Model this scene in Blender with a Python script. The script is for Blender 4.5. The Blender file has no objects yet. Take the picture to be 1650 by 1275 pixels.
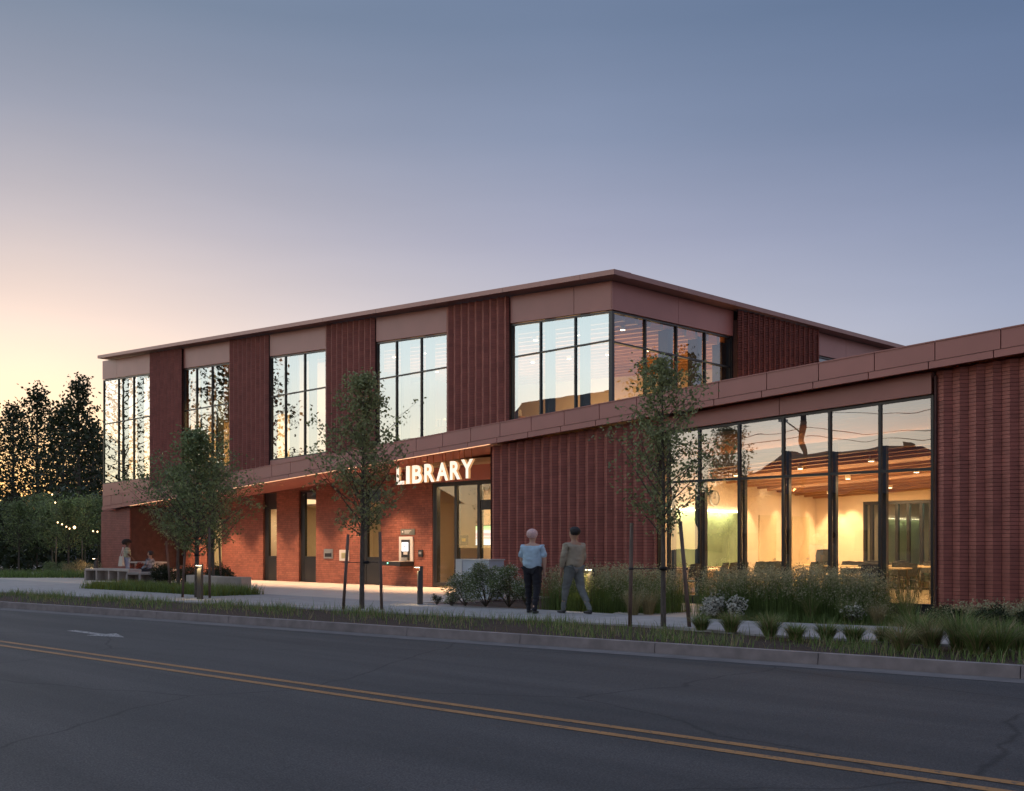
import bpy, bmesh, math, random
from mathutils import Vector, Matrix
random.seed(7)
D = bpy.data; sc = bpy.context.scene; COL = sc.collection
R = math.radians

# ---------------------------------------------------------------- camera
FPX, CX, HY, EYE = 1715.0, 825.0, 881.0, 1.38          # focal length, centre column, horizon row (photo pixels), eye height
LL = math.hypot(1755, 1715)
E = (1755/LL, -1715/LL); NV = (1715/LL, 1755/LL)       # street frame: s runs along the facade, n runs into the site
RZ = math.atan2(E[1], E[0])
cam = D.cameras.new('camera'); camo = D.objects.new('camera', cam); COL.objects.link(camo)
cam.sensor_width = 36; cam.lens = FPX/1650*36; cam.shift_y = (HY-637.5)/1650
cam.clip_start = 0.1; cam.clip_end = 6000
camo.location = (0, 0, EYE); camo.rotation_euler = (R(90), 0, 0); sc.camera = camo

# ---------------------------------------------------------------- world
SUN = Vector((-0.966, 0.259, 0)).normalized(); SUN_EL = 1.5
w = D.worlds.new('World'); sc.world = w; w.use_nodes = True
nt = w.node_tree; nt.nodes.clear()
def N_(t, **k):
    n = nt.nodes.new(t)
    for a, b in k.items(): setattr(n, a, b)
    return n
LK = lambda a, b: nt.links.new(a, b)
out = N_('ShaderNodeOutputWorld'); bg = N_('ShaderNodeBackground'); bg2 = N_('ShaderNodeBackground'); addw = N_('ShaderNodeAddShader')
sky = N_('ShaderNodeTexSky'); sky.sky_type = 'NISHITA'; sky.sun_disc = False
sky.sun_elevation = R(SUN_EL); sky.sun_rotation = math.atan2(-.42, .91)
sky.air_density = 1.0; sky.dust_density = 0.6; sky.ozone_density = 2.0
LK(sky.outputs[0], bg2.inputs[0]); bg2.inputs[1].default_value = 0.05
tc = N_('ShaderNodeTexCoord'); sep = N_('ShaderNodeSeparateXYZ'); LK(tc.outputs['Generated'], sep.inputs[0])
asin = N_('ShaderNodeMath', operation='ARCSINE'); LK(sep.outputs[2], asin.inputs[0])
mr = N_('ShaderNodeMapRange'); LK(asin.outputs[0], mr.inputs[0]); mr.inputs[1].default_value = 0; mr.inputs[2].default_value = R(60)
def ramp(stops):
    r = N_('ShaderNodeValToRGB'); r.color_ramp.interpolation = 'B_SPLINE' if False else 'LINEAR'
    els = r.color_ramp.elements
    while len(els) > 1: els.remove(els[0])
    els[0].position = stops[0][0]/60; els[0].color = (*stops[0][1], 1)
    for p, c in stops[1:]:
        e = els.new(p/60); e.color = (*c, 1)
    LK(mr.outputs[0], r.inputs[0]); return r
warm = ramp([(0, (.76,.44,.15)), (3, (.72,.50,.26)), (7, (.60,.46,.345)), (11, (.465,.38,.345)), (16, (.28,.255,.275)), (21,(.155,.165,.21)), (26, (.088,.113,.158)), (34, (.08,.11,.17)), (60, (.19,.24,.36))])
mid = ramp([(0, (.50,.43,.39)), (5, (.43,.385,.38)), (10, (.35,.32,.355)), (16, (.215,.21,.28)), (21, (.128,.147,.215)), (26, (.083,.107,.168)), (34, (.075,.105,.175)), (60, (.19,.24,.36))])
cool = ramp([(0, (.27,.25,.30)), (6, (.225,.225,.295)), (12, (.165,.18,.265)), (20, (.080,.102,.175)), (26, (.052,.077,.142)), (34, (.055,.08,.15)), (60, (.19,.24,.36))])
back = ramp([(0, (.30,.27,.31)), (8, (.36,.31,.35)), (18, (.31,.31,.40)), (35, (.25,.29,.41)), (60, (.22,.27,.40))])
glow = ramp([(0, (1.7,1.05,.46)), (5, (1.40,1.14,.88)), (10, (1.18,1.14,1.10)), (16, (.94,1.08,1.14)), (25, (.58,.70,.82)), (40, (.38,.46,.60)), (60, (.24,.30,.44))])
dot = N_('ShaderNodeVectorMath', operation='DOT_PRODUCT')
flat = N_('ShaderNodeCombineXYZ'); LK(sep.outputs[0], flat.inputs[0]); LK(sep.outputs[1], flat.inputs[1])
nrm = N_('ShaderNodeVectorMath', operation='NORMALIZE'); LK(flat.outputs[0], nrm.inputs[0])
LK(nrm.outputs[0], dot.inputs[0]); dot.inputs[1].default_value = SUN
ac = N_('ShaderNodeMath', operation='ARCCOSINE'); LK(dot.outputs['Value'], ac.inputs[0])
last = glow.outputs[0]
for a0, a1, rp in ((33, 47, warm), (51, 78, mid), (78, 104, cool), (108, 140, back)):
    m_ = N_('ShaderNodeMapRange'); LK(ac.outputs[0], m_.inputs[0]); m_.inputs[1].default_value = R(a0); m_.inputs[2].default_value = R(a1)
    x_ = N_('ShaderNodeMix', data_type='RGBA'); LK(m_.outputs[0], x_.inputs[0]); LK(last, x_.inputs[6]); LK(rp.outputs[0], x_.inputs[7]); last = x_.outputs[2]
mpn = N_('ShaderNodeMapping'); mpn.inputs['Scale'].default_value = (1.2, 1.2, 7); LK(tc.outputs['Generated'], mpn.inputs[0])
cn = N_('ShaderNodeTexNoise'); cn.inputs['Scale'].default_value = 2.2; cn.inputs['Detail'].default_value = 5; LK(mpn.outputs[0], cn.inputs['Vector'])
cm = N_('ShaderNodeMapRange'); cm.inputs[1].default_value = .3; cm.inputs[2].default_value = .7; cm.inputs[3].default_value = .955; cm.inputs[4].default_value = 1.045; LK(cn.outputs[0], cm.inputs[0])
cs = N_('ShaderNodeVectorMath', operation='SCALE'); LK(last, cs.inputs[0]); LK(cm.outputs[0], cs.inputs['Scale']); last = cs.outputs[0]
LK(last, bg.inputs[0]); bg.inputs[1].default_value = .95
LK(bg.outputs[0], addw.inputs[0]); LK(bg2.outputs[0], addw.inputs[1]); LK(addw.outputs[0], out.inputs[0])

sl = D.lights.new('sun', 'SUN'); sl.energy = 0.3; sl.angle = R(12); sl.color = (1, .72, .45)
so = D.objects.new('sun', sl); COL.objects.link(so)
so.rotation_euler = Vector((-.42, .91, math.tan(R(2.5)))).to_track_quat('Z', 'Y').to_euler()

vs = sc.view_settings; sc.display_settings.display_device = 'sRGB'
vs.view_transform = 'Standard'; vs.look = 'None'; vs.exposure = 0.7; vs.gamma = 1; vs.use_curve_mapping = False
cy = sc.cycles
cy.use_denoising = True; cy.max_bounces = 8; cy.diffuse_bounces = 3; cy.glossy_bounces = 4; cy.transmission_bounces = 4
cy.transparent_max_bounces = 16; cy.caustics_reflective = False; cy.caustics_refractive = False; cy.sample_clamp_indirect = 6

# ---------------------------------------------------------------- frame helpers
def W(s, n, z=0.0): return Vector((s*E[0]+n*NV[0], s*E[1]+n*NV[1], z))
def S(px, N):
    k = (px-CX)/FPX; Y = N/(NV[0]*k+NV[1]); return Y*(E[0]*k+E[1])
def Zf(px, py, N):
    k = (px-CX)/FPX; Y = N/(NV[0]*k+NV[1]); return EYE+(HY-py)/FPX*Y
def ND(px, s0):
    k = (px-CX)/FPX; Y = s0/(E[0]*k+E[1]); return Y*(NV[0]*k+NV[1])
def G(px, py, z=0.0):
    Y = FPX*(EYE-z)/(py-HY); X = (px-CX)/FPX*Y
    return X*E[0]+Y*E[1], X*NV[0]+Y*NV[1]
def GY(px, Y):
    X = (px-CX)/FPX*Y; return X*E[0]+Y*E[1], X*NV[0]+Y*NV[1]

class MB:
    def __init__(s): s.v = []; s.f = []; s.m = []; s.sm = []; s.cur = 0; s.smooth = False
    def face(s, idx): s.f.append(idx); s.m.append(s.cur); s.sm.append(s.smooth)
    def quad(s, a, b, c, d):
        i = len(s.v); s.v += [a, b, c, d]; s.face((i, i+1, i+2, i+3))
    def tri(s, a, b, c):
        i = len(s.v); s.v += [a, b, c]; s.face((i, i+1, i+2))
    def hexa(s, p):          # p: 4 bottom (ccw from above) + 4 top
        i = len(s.v); s.v += [tuple(q) for q in p]
        for q in ((0,3,2,1),(4,5,6,7),(0,1,5,4),(1,2,6,5),(2,3,7,6),(3,0,4,7)): s.face(tuple(i+k for k in q))
    def box(s, x0, x1, y0, y1, z0, z1):
        s.hexa([(x0,y0,z0),(x1,y0,z0),(x1,y1,z0),(x0,y1,z0),(x0,y0,z1),(x1,y0,z1),(x1,y1,z1),(x0,y1,z1)])
    def sbox(s, x0, x1, y0, y1, zb, zt):   # bottom / top given as functions of s
        s.hexa([(x0,y0,zb(x0)),(x1,y0,zb(x1)),(x1,y1,zb(x1)),(x0,y1,zb(x0)),(x0,y0,zt(x0)),(x1,y0,zt(x1)),(x1,y1,zt(x1)),(x0,y1,zt(x0))])
    def nbox(s, x0, x1, y0, y1, zb, zt):   # bottom / top as functions of n
        s.hexa([(x0,y0,zb(y0)),(x1,y0,zb(y0)),(x1,y1,zb(y1)),(x0,y1,zb(y1)),(x0,y0,zt(y0)),(x1,y0,zt(y0)),(x1,y1,zt(y1)),(x0,y1,zt(y1))])
    def tube(s, p0, p1, r0, r1=None, k=8, caps=True):
        r1 = r0 if r1 is None else r1
        p0 = Vector(p0); p1 = Vector(p1); d = (p1-p0).normalized()
        a = d.orthogonal().normalized(); b = d.cross(a); i = len(s.v)
        for p, r in ((p0, r0), (p1, r1)):
            for j in range(k):
                t = 2*math.pi*j/k; s.v.append(tuple(p+a*(r*math.cos(t))+b*(r*math.sin(t))))
        om = s.smooth; s.smooth = True
        for j in range(k): s.face((i+j, i+(j+1)%k, i+k+(j+1)%k, i+k+j))
        s.smooth = om
        if caps: s.face(tuple(range(i+k-1, i-1, -1))); s.face(tuple(range(i+k, i+2*k)))
    def poly(s, pts, z0, z1):    # vertical prism from plan outline
        i = len(s.v); n = len(pts)
        s.v += [(x, y, z0) for x, y in pts]+[(x, y, z1) for x, y in pts]
        s.face(tuple(range(i+n-1, i-1, -1))); s.face(tuple(range(i+n, i+2*n)))
        for j in range(n): s.face((i+j, i+(j+1)%n, i+n+(j+1)%n, i+n+j))
    def mesh(s, name, mats, org=(0,0,0)):
        me = D.meshes.new(name)
        ox, oy, oz = org
        me.from_pydata([(a-ox, b-oy, c-oz) for a, b, c in s.v], [], s.f)
        for m in (mats if isinstance(mats, (list, tuple)) else [mats]): me.materials.append(m)
        me.polygons.foreach_set('material_index', s.m); me.polygons.foreach_set('use_smooth', s.sm); me.update()
        return me

def tag(o, label=None, cat=None, group=None, kind=None):
    if label: o['label'] = label
    if cat: o['category'] = cat
    if group: o['group'] = group
    if kind: o['kind'] = kind
    return o
ORG = {}
def thing(name, label, cat, s=0, n=0, z=0, rot=0, group=None, world=False):
    """Empty at the base. Children are given in street-frame coordinates unless the thing is built round its own origin."""
    o = D.objects.new(name, None); COL.objects.link(o); o.empty_display_size = .3
    o.location = W(s, n, z); o.rotation_euler = (0, 0, RZ+rot); tag(o, label, cat, group)
    ORG[o.name] = (s, n, z) if world else (0, 0, 0)
    return o
def part(name, mb, mats, parent=None, org=None, kind=None, label=None):
    if org is None: org = ORG.get(parent.name, (0,0,0)) if parent else (0,0,0)
    o = D.objects.new(name, mb.mesh(name, mats, org)); COL.objects.link(o)
    if parent: o.parent = parent; ORG[o.name] = org
    else: o.rotation_euler = (0, 0, RZ)
    if kind: o['kind'] = kind
    if label: o['label'] = label
    return o
def dup(o, parent=None):
    c = o.copy(); COL.objects.link(c); c.parent = parent
    for ch in list(o.children): dup(ch, c)
    return c
def place(o, s, n, z=0, rot=0, sc_=1, label=None):
    o.location = W(s, n, z); o.rotation_euler = (0, 0, RZ+rot); o.scale = (sc_,)*3 if not isinstance(sc_, tuple) else sc_
    if label: o['label'] = label
    return o
def lamp(name, typ, s, n, z, energy, color, parent=None, target=None, **k):
    l = D.lights.new(name, typ); l.energy = energy; l.color = color
    for a, b in k.items(): setattr(l, a, b)
    o = D.objects.new(name, l); COL.objects.link(o)
    t = target if target else (s, n, z-1)
    d = Vector((s-t[0], n-t[1], z-t[2]))
    if parent:
        o.parent = parent; og = ORG.get(parent.name, (0,0,0)); o.location = (s-og[0], n-og[1], z-og[2])
        o.rotation_euler = d.to_track_quat('Z', 'Y').to_euler()
    else:
        o.location = W(s, n, z); dw = Vector((d.x*E[0]+d.y*NV[0], d.x*E[1]+d.y*NV[1], d.z))
        o.rotation_euler = dw.to_track_quat('Z', 'Y').to_euler()
    return o

# ---------------------------------------------------------------- materials
def mat(name, col, rough=.6, var=.0, scale=5, bump=0, bscale=40, metallic=0, spec=.5, island=0, col2=None, emit=None, estr=0, sheen=0, transl=0, stretch=None, detail=4, bdist=.01):
    m = D.materials.new(name); m.use_nodes = True; t = m.node_tree; b = t.nodes['Principled BSDF']
    b.inputs['Roughness'].default_value = rough; b.inputs['Metallic'].default_value = metallic; b.inputs['Specular IOR Level'].default_value = spec
    b.inputs['Base Color'].default_value = (*col, 1)
    tcn = t.nodes.new('ShaderNodeTexCoord'); vec = tcn.outputs['Object']
    if stretch:
        mp = t.nodes.new('ShaderNodeMapping'); mp.inputs['Scale'].default_value = stretch; t.links.new(vec, mp.inputs[0]); vec = mp.outputs[0]
    last = None
    if var or col2:
        no = t.nodes.new('ShaderNodeTexNoise'); no.inputs['Scale'].default_value = scale; no.inputs['Detail'].default_value = detail; t.links.new(vec, no.inputs['Vector'])
        cr = t.nodes.new('ShaderNodeMix'); cr.data_type = 'RGBA'
        c2 = col2 if col2 else tuple(c*(1-var) for c in col); c1 = col if col2 else tuple(min(1, c*(1+var)) for c in col)
        cr.inputs[6].default_value = (*c1, 1); cr.inputs[7].default_value = (*c2, 1)
        mrn = t.nodes.new('ShaderNodeMapRange'); mrn.inputs[1].default_value = .32; mrn.inputs[2].default_value = .68
        t.links.new(no.outputs[0], mrn.inputs[0]); t.links.new(mrn.outputs[0], cr.inputs[0]); last = cr.outputs[2]
    if island:
        ge = t.nodes.new('ShaderNodeNewGeometry'); oi = t.nodes.new('ShaderNodeObjectInfo'); ad = t.nodes.new('ShaderNodeMath'); ad.operation = 'ADD'
        t.links.new(ge.outputs['Random Per Island'], ad.inputs[0]); t.links.new(oi.outputs['Random'], ad.inputs[1])
        fr = t.nodes.new('ShaderNodeMath'); fr.operation = 'FRACT'; t.links.new(ad.outputs[0], fr.inputs[0])
        mr2 = t.nodes.new('ShaderNodeMapRange'); mr2.inputs[3].default_value = 1-island; mr2.inputs[4].default_value = 1+island; t.links.new(fr.outputs[0], mr2.inputs[0])
        mx = t.nodes.new('ShaderNodeVectorMath'); mx.operation = 'SCALE'
        if last: t.links.new(last, mx.inputs[0])
        else: mx.inputs[0].default_value = col
        t.links.new(mr2.outputs[0], mx.inputs['Scale']); last = mx.outputs[0]
    if last: t.links.new(last, b.inputs['Base Color'])
    if bump:
        nb = t.nodes.new('ShaderNodeTexNoise'); nb.inputs['Scale'].default_value = bscale; nb.inputs['Detail'].default_value = 5; t.links.new(vec, nb.inputs['Vector'])
        bn = t.nodes.new('ShaderNodeBump'); bn.inputs['Strength'].default_value = bump; bn.inputs['Distance'].default_value = bdist
        t.links.new(nb.outputs[0], bn.inputs['Height']); t.links.new(bn.outputs[0], b.inputs['Normal'])
    if emit: b.inputs['Emission Color'].default_value = (*emit, 1); b.inputs['Emission Strength'].default_value = estr
    if transl:
        tr = t.nodes.new('ShaderNodeBsdfTranslucent'); ms = t.nodes.new('ShaderNodeMixShader'); ms.inputs[0].default_value = transl
        if last: t.links.new(last, tr.inputs[0])
        else: tr.inputs[0].default_value = (*col, 1)
        t.links.new(b.outputs[0], ms.inputs[1]); t.links.new(tr.outputs[0], ms.inputs[2])
        t.links.new(ms.outputs[0], t.nodes['Material Output'].inputs[0])
    return m
def glass(name, fac, tint=(.9,.97,.95), trans=(.93,.95,.93), wob=.0006, scale=1.3):
    m = D.materials.new(name); m.use_nodes = True; t = m.node_tree; t.nodes.remove(t.nodes['Principled BSDF'])
    tr = t.nodes.new('ShaderNodeBsdfTransparent'); tr.inputs[0].default_value = (*trans, 1)
    gl = t.nodes.new('ShaderNodeBsdfGlossy'); gl.inputs['Roughness'].default_value = 0; gl.inputs[0].default_value = (*tint, 1)
    tcn = t.nodes.new('ShaderNodeTexCoord'); no = t.nodes.new('ShaderNodeTexNoise'); no.inputs['Scale'].default_value = scale; no.inputs['Detail'].default_value = 1
    t.links.new(tcn.outputs['Object'], no.inputs['Vector'])
    bn = t.nodes.new('ShaderNodeBump'); bn.inputs['Strength'].default_value = 1; bn.inputs['Distance'].default_value = wob
    t.links.new(no.outputs[0], bn.inputs['Height']); t.links.new(bn.outputs[0], gl.inputs['Normal'])
    ms = t.nodes.new('ShaderNodeMixShader'); ms.inputs[0].default_value = fac
    t.links.new(tr.outputs[0], ms.inputs[1]); t.links.new(gl.outputs[0], ms.inputs[2]); t.links.new(ms.outputs[0], t.nodes['Material Output'].inputs[0])
    return m
M = {}
M['brick'] = mat('brown_brick', (.33,.108,.082), .5, var=.14, scale=3, island=.09, bump=.25, bscale=70, spec=.35)
M['brick_red'] = mat('red_brick', (.27,.088,.055), .6, var=.15, scale=8, island=.16, bump=.3, bscale=70)
M['mortar'] = mat('mortar', (.085,.04,.034), .9, var=.2)
M['mortar_red'] = mat('mortar_red', (.13,.05,.035), .9, var=.2)
M['panel'] = mat('mauve_metal_panel', (.39,.145,.12), .38, var=.05, scale=1.2, bump=.05, bscale=2, spec=.5, island=.04, detail=2)
M['coping'] = mat('coping_metal', (.27,.14,.12), .4, var=.05, scale=2, metallic=.35)
M['black'] = mat('black_aluminium', (.012,.013,.015), .35)
M['glassU'] = glass('upper_glass', .46, (.80,.93,.96))
M['glassR'] = glass('side_glass', .24, (.75,.9,1))
M['glassW'] = glass('room_glass', .26, (.9,.95,1), wob=.004, scale=.9)
M['glassD'] = glass('door_glass', .12)
M['wall'] = mat('cream_plaster', (.76,.62,.47), .8, var=.03, scale=2, bump=.04)
M['wallcool'] = mat('pale_plaster', (.66,.74,.60), .8, var=.03, scale=2)
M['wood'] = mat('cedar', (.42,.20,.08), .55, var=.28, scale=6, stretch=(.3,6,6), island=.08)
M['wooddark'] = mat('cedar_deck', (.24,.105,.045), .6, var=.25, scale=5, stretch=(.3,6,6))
M['floor'] = mat('interior_floor', (.42,.33,.2), .35, var=.08, scale=3)
M['roofm'] = mat('roof_membrane', (.2,.19,.18), .8, var=.1)
M['conc'] = mat('concrete', (.42,.36,.31), .85, var=.12, scale=3, bump=.2, bscale=60, island=.05)
M['paving'] = mat('plaza_paving', (.54,.46,.39), .8, var=.08, scale=2.2, bump=.15, bscale=90, island=.05)
M['kerb'] = mat('kerb_concrete', (.24,.20,.19), .85, var=.2, scale=4, bump=.3, bscale=50, island=.08)
M['soil'] = mat('bark_mulch', (.06,.035,.022), .95, var=.5, scale=22, bump=1, bscale=45, bdist=.04)
M['metal'] = mat('brushed_steel', (.5,.5,.48), .3, metallic=.8, var=.1, scale=4)
M['lampmetal'] = mat('bollard_metal', (.07,.065,.06), .45)
M['bark'] = mat('bark', (.10,.082,.065), .9, var=.35, scale=14, stretch=(3,3,.6), bump=.6, bscale=30)
M['stake'] = mat('weathered_stake', (.16,.11,.085), .85, var=.3, scale=10, stretch=(4,4,.4), bump=.3)
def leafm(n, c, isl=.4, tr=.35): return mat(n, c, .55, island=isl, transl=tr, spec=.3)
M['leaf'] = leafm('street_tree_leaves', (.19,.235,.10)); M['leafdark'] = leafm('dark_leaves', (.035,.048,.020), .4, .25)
M['leaf3'] = leafm('olive_leaves', (.24,.26,.115)); M['leaf2'] = leafm('young_tree_leaves', (.17,.21,.09))
M['grass'] = leafm('verge_grass', (.16,.225,.065), .45); M['straw'] = leafm('straw_grass', (.34,.28,.14), .35); M['lime'] = leafm('lime_sedge', (.20,.22,.035), .35)
M['seed'] = leafm('seed_heads', (.38,.36,.21), .35); M['flower'] = leafm('white_flowers', (.62,.60,.52), .2)
M['redleaf'] = leafm('red_leaves', (.32,.06,.03), .4)

def emat(name, col, st):
    return mat(name, (.8,.8,.8), .5, emit=col, estr=st)
M['ledwarm'] = emat('warm_led', (1,.48,.20), .8); M['ledbright'] = emat('bright_led', (1,.83,.55), 9)
M['sign'] = emat('lit_letter_face', (1,.82,.62), .62)
M['downlight'] = emat('downlight_lens', (1,.8,.5), 7)

# ---------------------------------------------------------------- road material (asphalt with fine stones and cracks)
def asphalt():
    m = mat('asphalt', (.034,.031,.031), .8, col2=(.062,.055,.054), scale=1.0, stretch=(.12,1.5,1), bump=.5, bscale=160, bdist=.006, detail=8)
    t = m.node_tree; b = t.nodes['Principled BSDF']; src = b.inputs['Base Color'].links[0].from_socket
    tcn = t.nodes.new('ShaderNodeTexCoord')
    wn = t.nodes.new('ShaderNodeTexNoise'); wn.inputs['Scale'].default_value = .9; wn.inputs['Detail'].default_value = 6; t.links.new(tcn.outputs['Object'], wn.inputs['Vector'])
    am = t.nodes.new('ShaderNodeMix'); am.data_type = 'RGBA'; am.inputs[0].default_value = .35
    t.links.new(tcn.outputs['Object'], am.inputs[6]); t.links.new(wn.outputs['Color'], am.inputs[7])
    vo = t.nodes.new('ShaderNodeTexVoronoi'); vo.feature = 'DISTANCE_TO_EDGE'; vo.inputs['Scale'].default_value = .33; t.links.new(am.outputs[2], vo.inputs['Vector'])
    ck = t.nodes.new('ShaderNodeMapRange'); ck.inputs[1].default_value = .001; ck.inputs[2].default_value = .006; ck.inputs[3].default_value = .45; ck.inputs[4].default_value = 1; t.links.new(vo.outputs[0], ck.inputs[0])
    sp = t.nodes.new('ShaderNodeTexNoise'); sp.inputs['Scale'].default_value = 75; sp.inputs['Detail'].default_value = 2; t.links.new(tcn.outputs['Object'], sp.inputs['Vector'])
    sr = t.nodes.new('ShaderNodeMapRange'); sr.inputs[1].default_value = .35; sr.inputs[2].default_value = .72; sr.inputs[3].default_value = .55; sr.inputs[4].default_value = 1.9; t.links.new(sp.outputs[0], sr.inputs[0])
    mu = t.nodes.new('ShaderNodeMath'); mu.operation = 'MULTIPLY'; t.links.new(ck.outputs[0], mu.inputs[0]); t.links.new(sr.outputs[0], mu.inputs[1])
    sc1 = t.nodes.new('ShaderNodeVectorMath'); sc1.operation = 'SCALE'; t.links.new(src, sc1.inputs[0]); t.links.new(mu.outputs[0], sc1.inputs['Scale'])
    t.links.new(sc1.outputs[0], b.inputs['Base Color']); return m
M['asphalt'] = asphalt()
def worn(name, col, thr=.42):
    m = mat(name, col, .7, var=.15, scale=3)
    t = m.node_tree; b = t.nodes['Principled BSDF']; src = b.inputs['Base Color'].links[0].from_socket
    tcn = t.nodes.new('ShaderNodeTexCoord'); no = t.nodes.new('ShaderNodeTexNoise'); no.inputs['Scale'].default_value = 22; no.inputs['Detail'].default_value = 8; no.inputs['Roughness'].default_value = .7
    t.links.new(tcn.outputs['Object'], no.inputs['Vector'])
    mp = t.nodes.new('ShaderNodeMapRange'); mp.inputs[1].default_value = thr-.05; mp.inputs[2].default_value = thr+.03; t.links.new(no.outputs[0], mp.inputs[0])
    mx = t.nodes.new('ShaderNodeMix'); mx.data_type = 'RGBA'; mx.inputs[6].default_value = (.06,.055,.05,1); t.links.new(src, mx.inputs[7]); t.links.new(mp.outputs[0], mx.inputs[0])
    t.links.new(mx.outputs[2], b.inputs['Base Color']); return m
M['yellow'] = worn('yellow_road_paint', (.34,.16,.05)); M['white'] = worn('white_road_paint', (.36,.34,.33), .48)
M['ground'] = mat('far_ground', (.045,.05,.025), .95, col2=(.07,.06,.035), scale=.2)

# ---------------------------------------------------------------- ground, road, pavements
nk = lambda s: 13.45+.121*s if s > -30 else 9.82+.10*(s+30)        # kerb line
nw = lambda s: nk(s)+ (2.35 if s > -10 else 2.9)                     # front edge of sidewalk
g = MB(); g.quad((-900,-900,-.30),(900,-900,-.30),(900,900,-.30),(-900,900,-.30))
tag(part('ground', g, M['ground']), kind='structure')
g = MB(); ss = [x for x in range(-120, 62, 3)]
for a, b in zip(ss, ss[1:]):
    g.quad((a,-1.6,-.15),(b,-1.6,-.15),(b,nk(b)-.02,-.15),(a,nk(a)-.02,-.15))
tag(part('road', g, M['asphalt']), kind='structure')
# kerb stones
kr = MB(); [kr.poly([(a_,nk(a_)+.04),(b_,nk(b_)+.04),(b_,nk(b_)+.12),(a_,nk(a_)+.12)], -.29, -.06) for a_, b_ in zip(ss, ss[1:])]
M['walk'] = mat('sidewalk_concrete', (.36,.335,.32), .85, var=.12, scale=2.5, bump=.2, bscale=80, island=.06)
kerb = tag(part('kerb', kr, M['kerb']), kind='structure')
s = -62.0
while s < 14:
    a, b = s+.006, s+2.394; k = MB()
    k.hexa([(a,nk(a)-.02,-.28),(b,nk(b)-.02,-.28),(b,nk(b)+.15,-.28),(a,nk(a)+.15,-.28),(a,nk(a)+.01,.0),(b,nk(b)+.01,.0),(b,nk(b)+.15,.0),(a,nk(a)+.15,.0)])
    o = part('kerb_stone', k, M['kerb'], kerb); s += 2.4
gutter = MB()
for a, b in zip(ss, ss[1:]): gutter.quad((a,nk(a)-.45,-.146),(b,nk(b)-.45,-.146),(b,nk(b)-.02,-.146),(a,nk(a)-.02,-.146))
M['gutter'] = mat('gutter_concrete', (.15,.13,.125), .85, var=.2, scale=3, bump=.2)
tag(part('gutter', gutter, M['gutter']), kind='structure')
# verge soil
g = MB()
for a, b in zip(ss, ss[1:]): g.quad((a,nk(a)+.1,-.03),(b,nk(b)+.1,-.03),(b,nw(b)+.02,-.03),(a,nw(a)+.02,-.03))
tag(part('verge', g, M['soil']), kind='structure')
# planting-bed soil behind the sidewalk
g = MB(); g.quad((-130,16.2,-.05),(60,16.2,-.05),(60,60,-.05),(-130,60,-.05))
tag(part('planting_soil', g, M['soil']), kind='structure')
# sidewalk: slabs with joints
walk = MB(); [walk.quad((a_,nw(a_)+.05,-.06),(b_,nw(b_)+.05,-.06),(b_,17.2,-.06),(a_,17.2,-.06)) for a_, b_ in zip(ss, ss[1:])]
sidewalk = tag(part('sidewalk', walk, M['mortar']), kind='structure')
def backn(s): return 17.15 if s < -11 else 17.15+.2*(s+11)
s = -75.0
while s < 12:
    a, b = s+.006, s+1.494; k = MB()
    k.poly([(a,nw(a)),(b,nw(b)),(b,backn(b)),(a,backn(a))], -.12, 0)
    part('slab', k, M['walk'], sidewalk); s += 1.5
plaza = tag(part('plaza', (lambda m: (m.quad((-60,17,-.045),(-19.6,17,-.045),(-19.6,24.2,-.045),(-60,24.2,-.045)), m)[1])(MB()), M['mortar']), kind='structure')
for i in range(14):
    for j in range(3):
        a, b = -58.5+i*2.8+.006, -58.5+(i+1)*2.8-.006; c, d = 17.162+j*2.3, 17.162+(j+1)*2.3-.012
        if a > -20: continue
        k = MB(); k.box(a, min(b, -19.9), c, min(d, 24.0), -.1, .0); part('slab', k, M['paving'], plaza)
# small path crossing the bed
pp = MB(); pp.poly([(-13.9,17.2),(-11.9,17.2),(-12.6,21.6),(-16.2,21.6)], -.1, -.002)
tag(part('path', pp, M['paving']), kind='structure')
# road paint
y = MB()
for n0 in (6.27, 6.57):
    for a in range(-80, 20, 2):
        f = lambda q: n0+.044*(q+15.4)
        y.quad((a,f(a),-.146),(a+2,f(a+2),-.146),(a+2,f(a+2)+.11,-.146),(a,f(a)+.11,-.146))
tag(part('yellow_line', y, M['yellow']), kind='structure')
ar = MB(); a0, b0 = G(150, 1021, -.15)
ar.quad((a0-.9,b0-.08,-.1455),(a0+.3,b0-.08,-.1455),(a0+.3,b0+.08,-.1455),(a0-.9,b0+.08,-.1455))
ar.tri((a0+.3,b0-.28,-.1455),(a0+1.2,b0,-.1455),(a0+.3,b0+.28,-.1455))
tag(part('road_arrow', ar, M['white']), kind='structure')
# far side of the street and beyond (seen in the glass)
g = MB(); g.quad((-200,-60,-.02),(120,-60,-.02),(120,-4.4,-.02),(-200,-4.4,-.02)); tag(part('lawn', g, M['ground']), kind='structure')
g = MB(); g.box(-200,120,-4.4,-1.6,-.2,0); tag(part('pavement', g, M['paving']), kind='structure')
g = MB(); g.poly([(-118,14.9),(-76,14.9),(-76,17.4),(-118,17.4)], -.1, .0); g.poly([(-120,30),(-56,25.5),(-56,28.5),(-120,34)], -.1, .02); tag(part('far_path', g, M['paving']), kind='structure')

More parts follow.
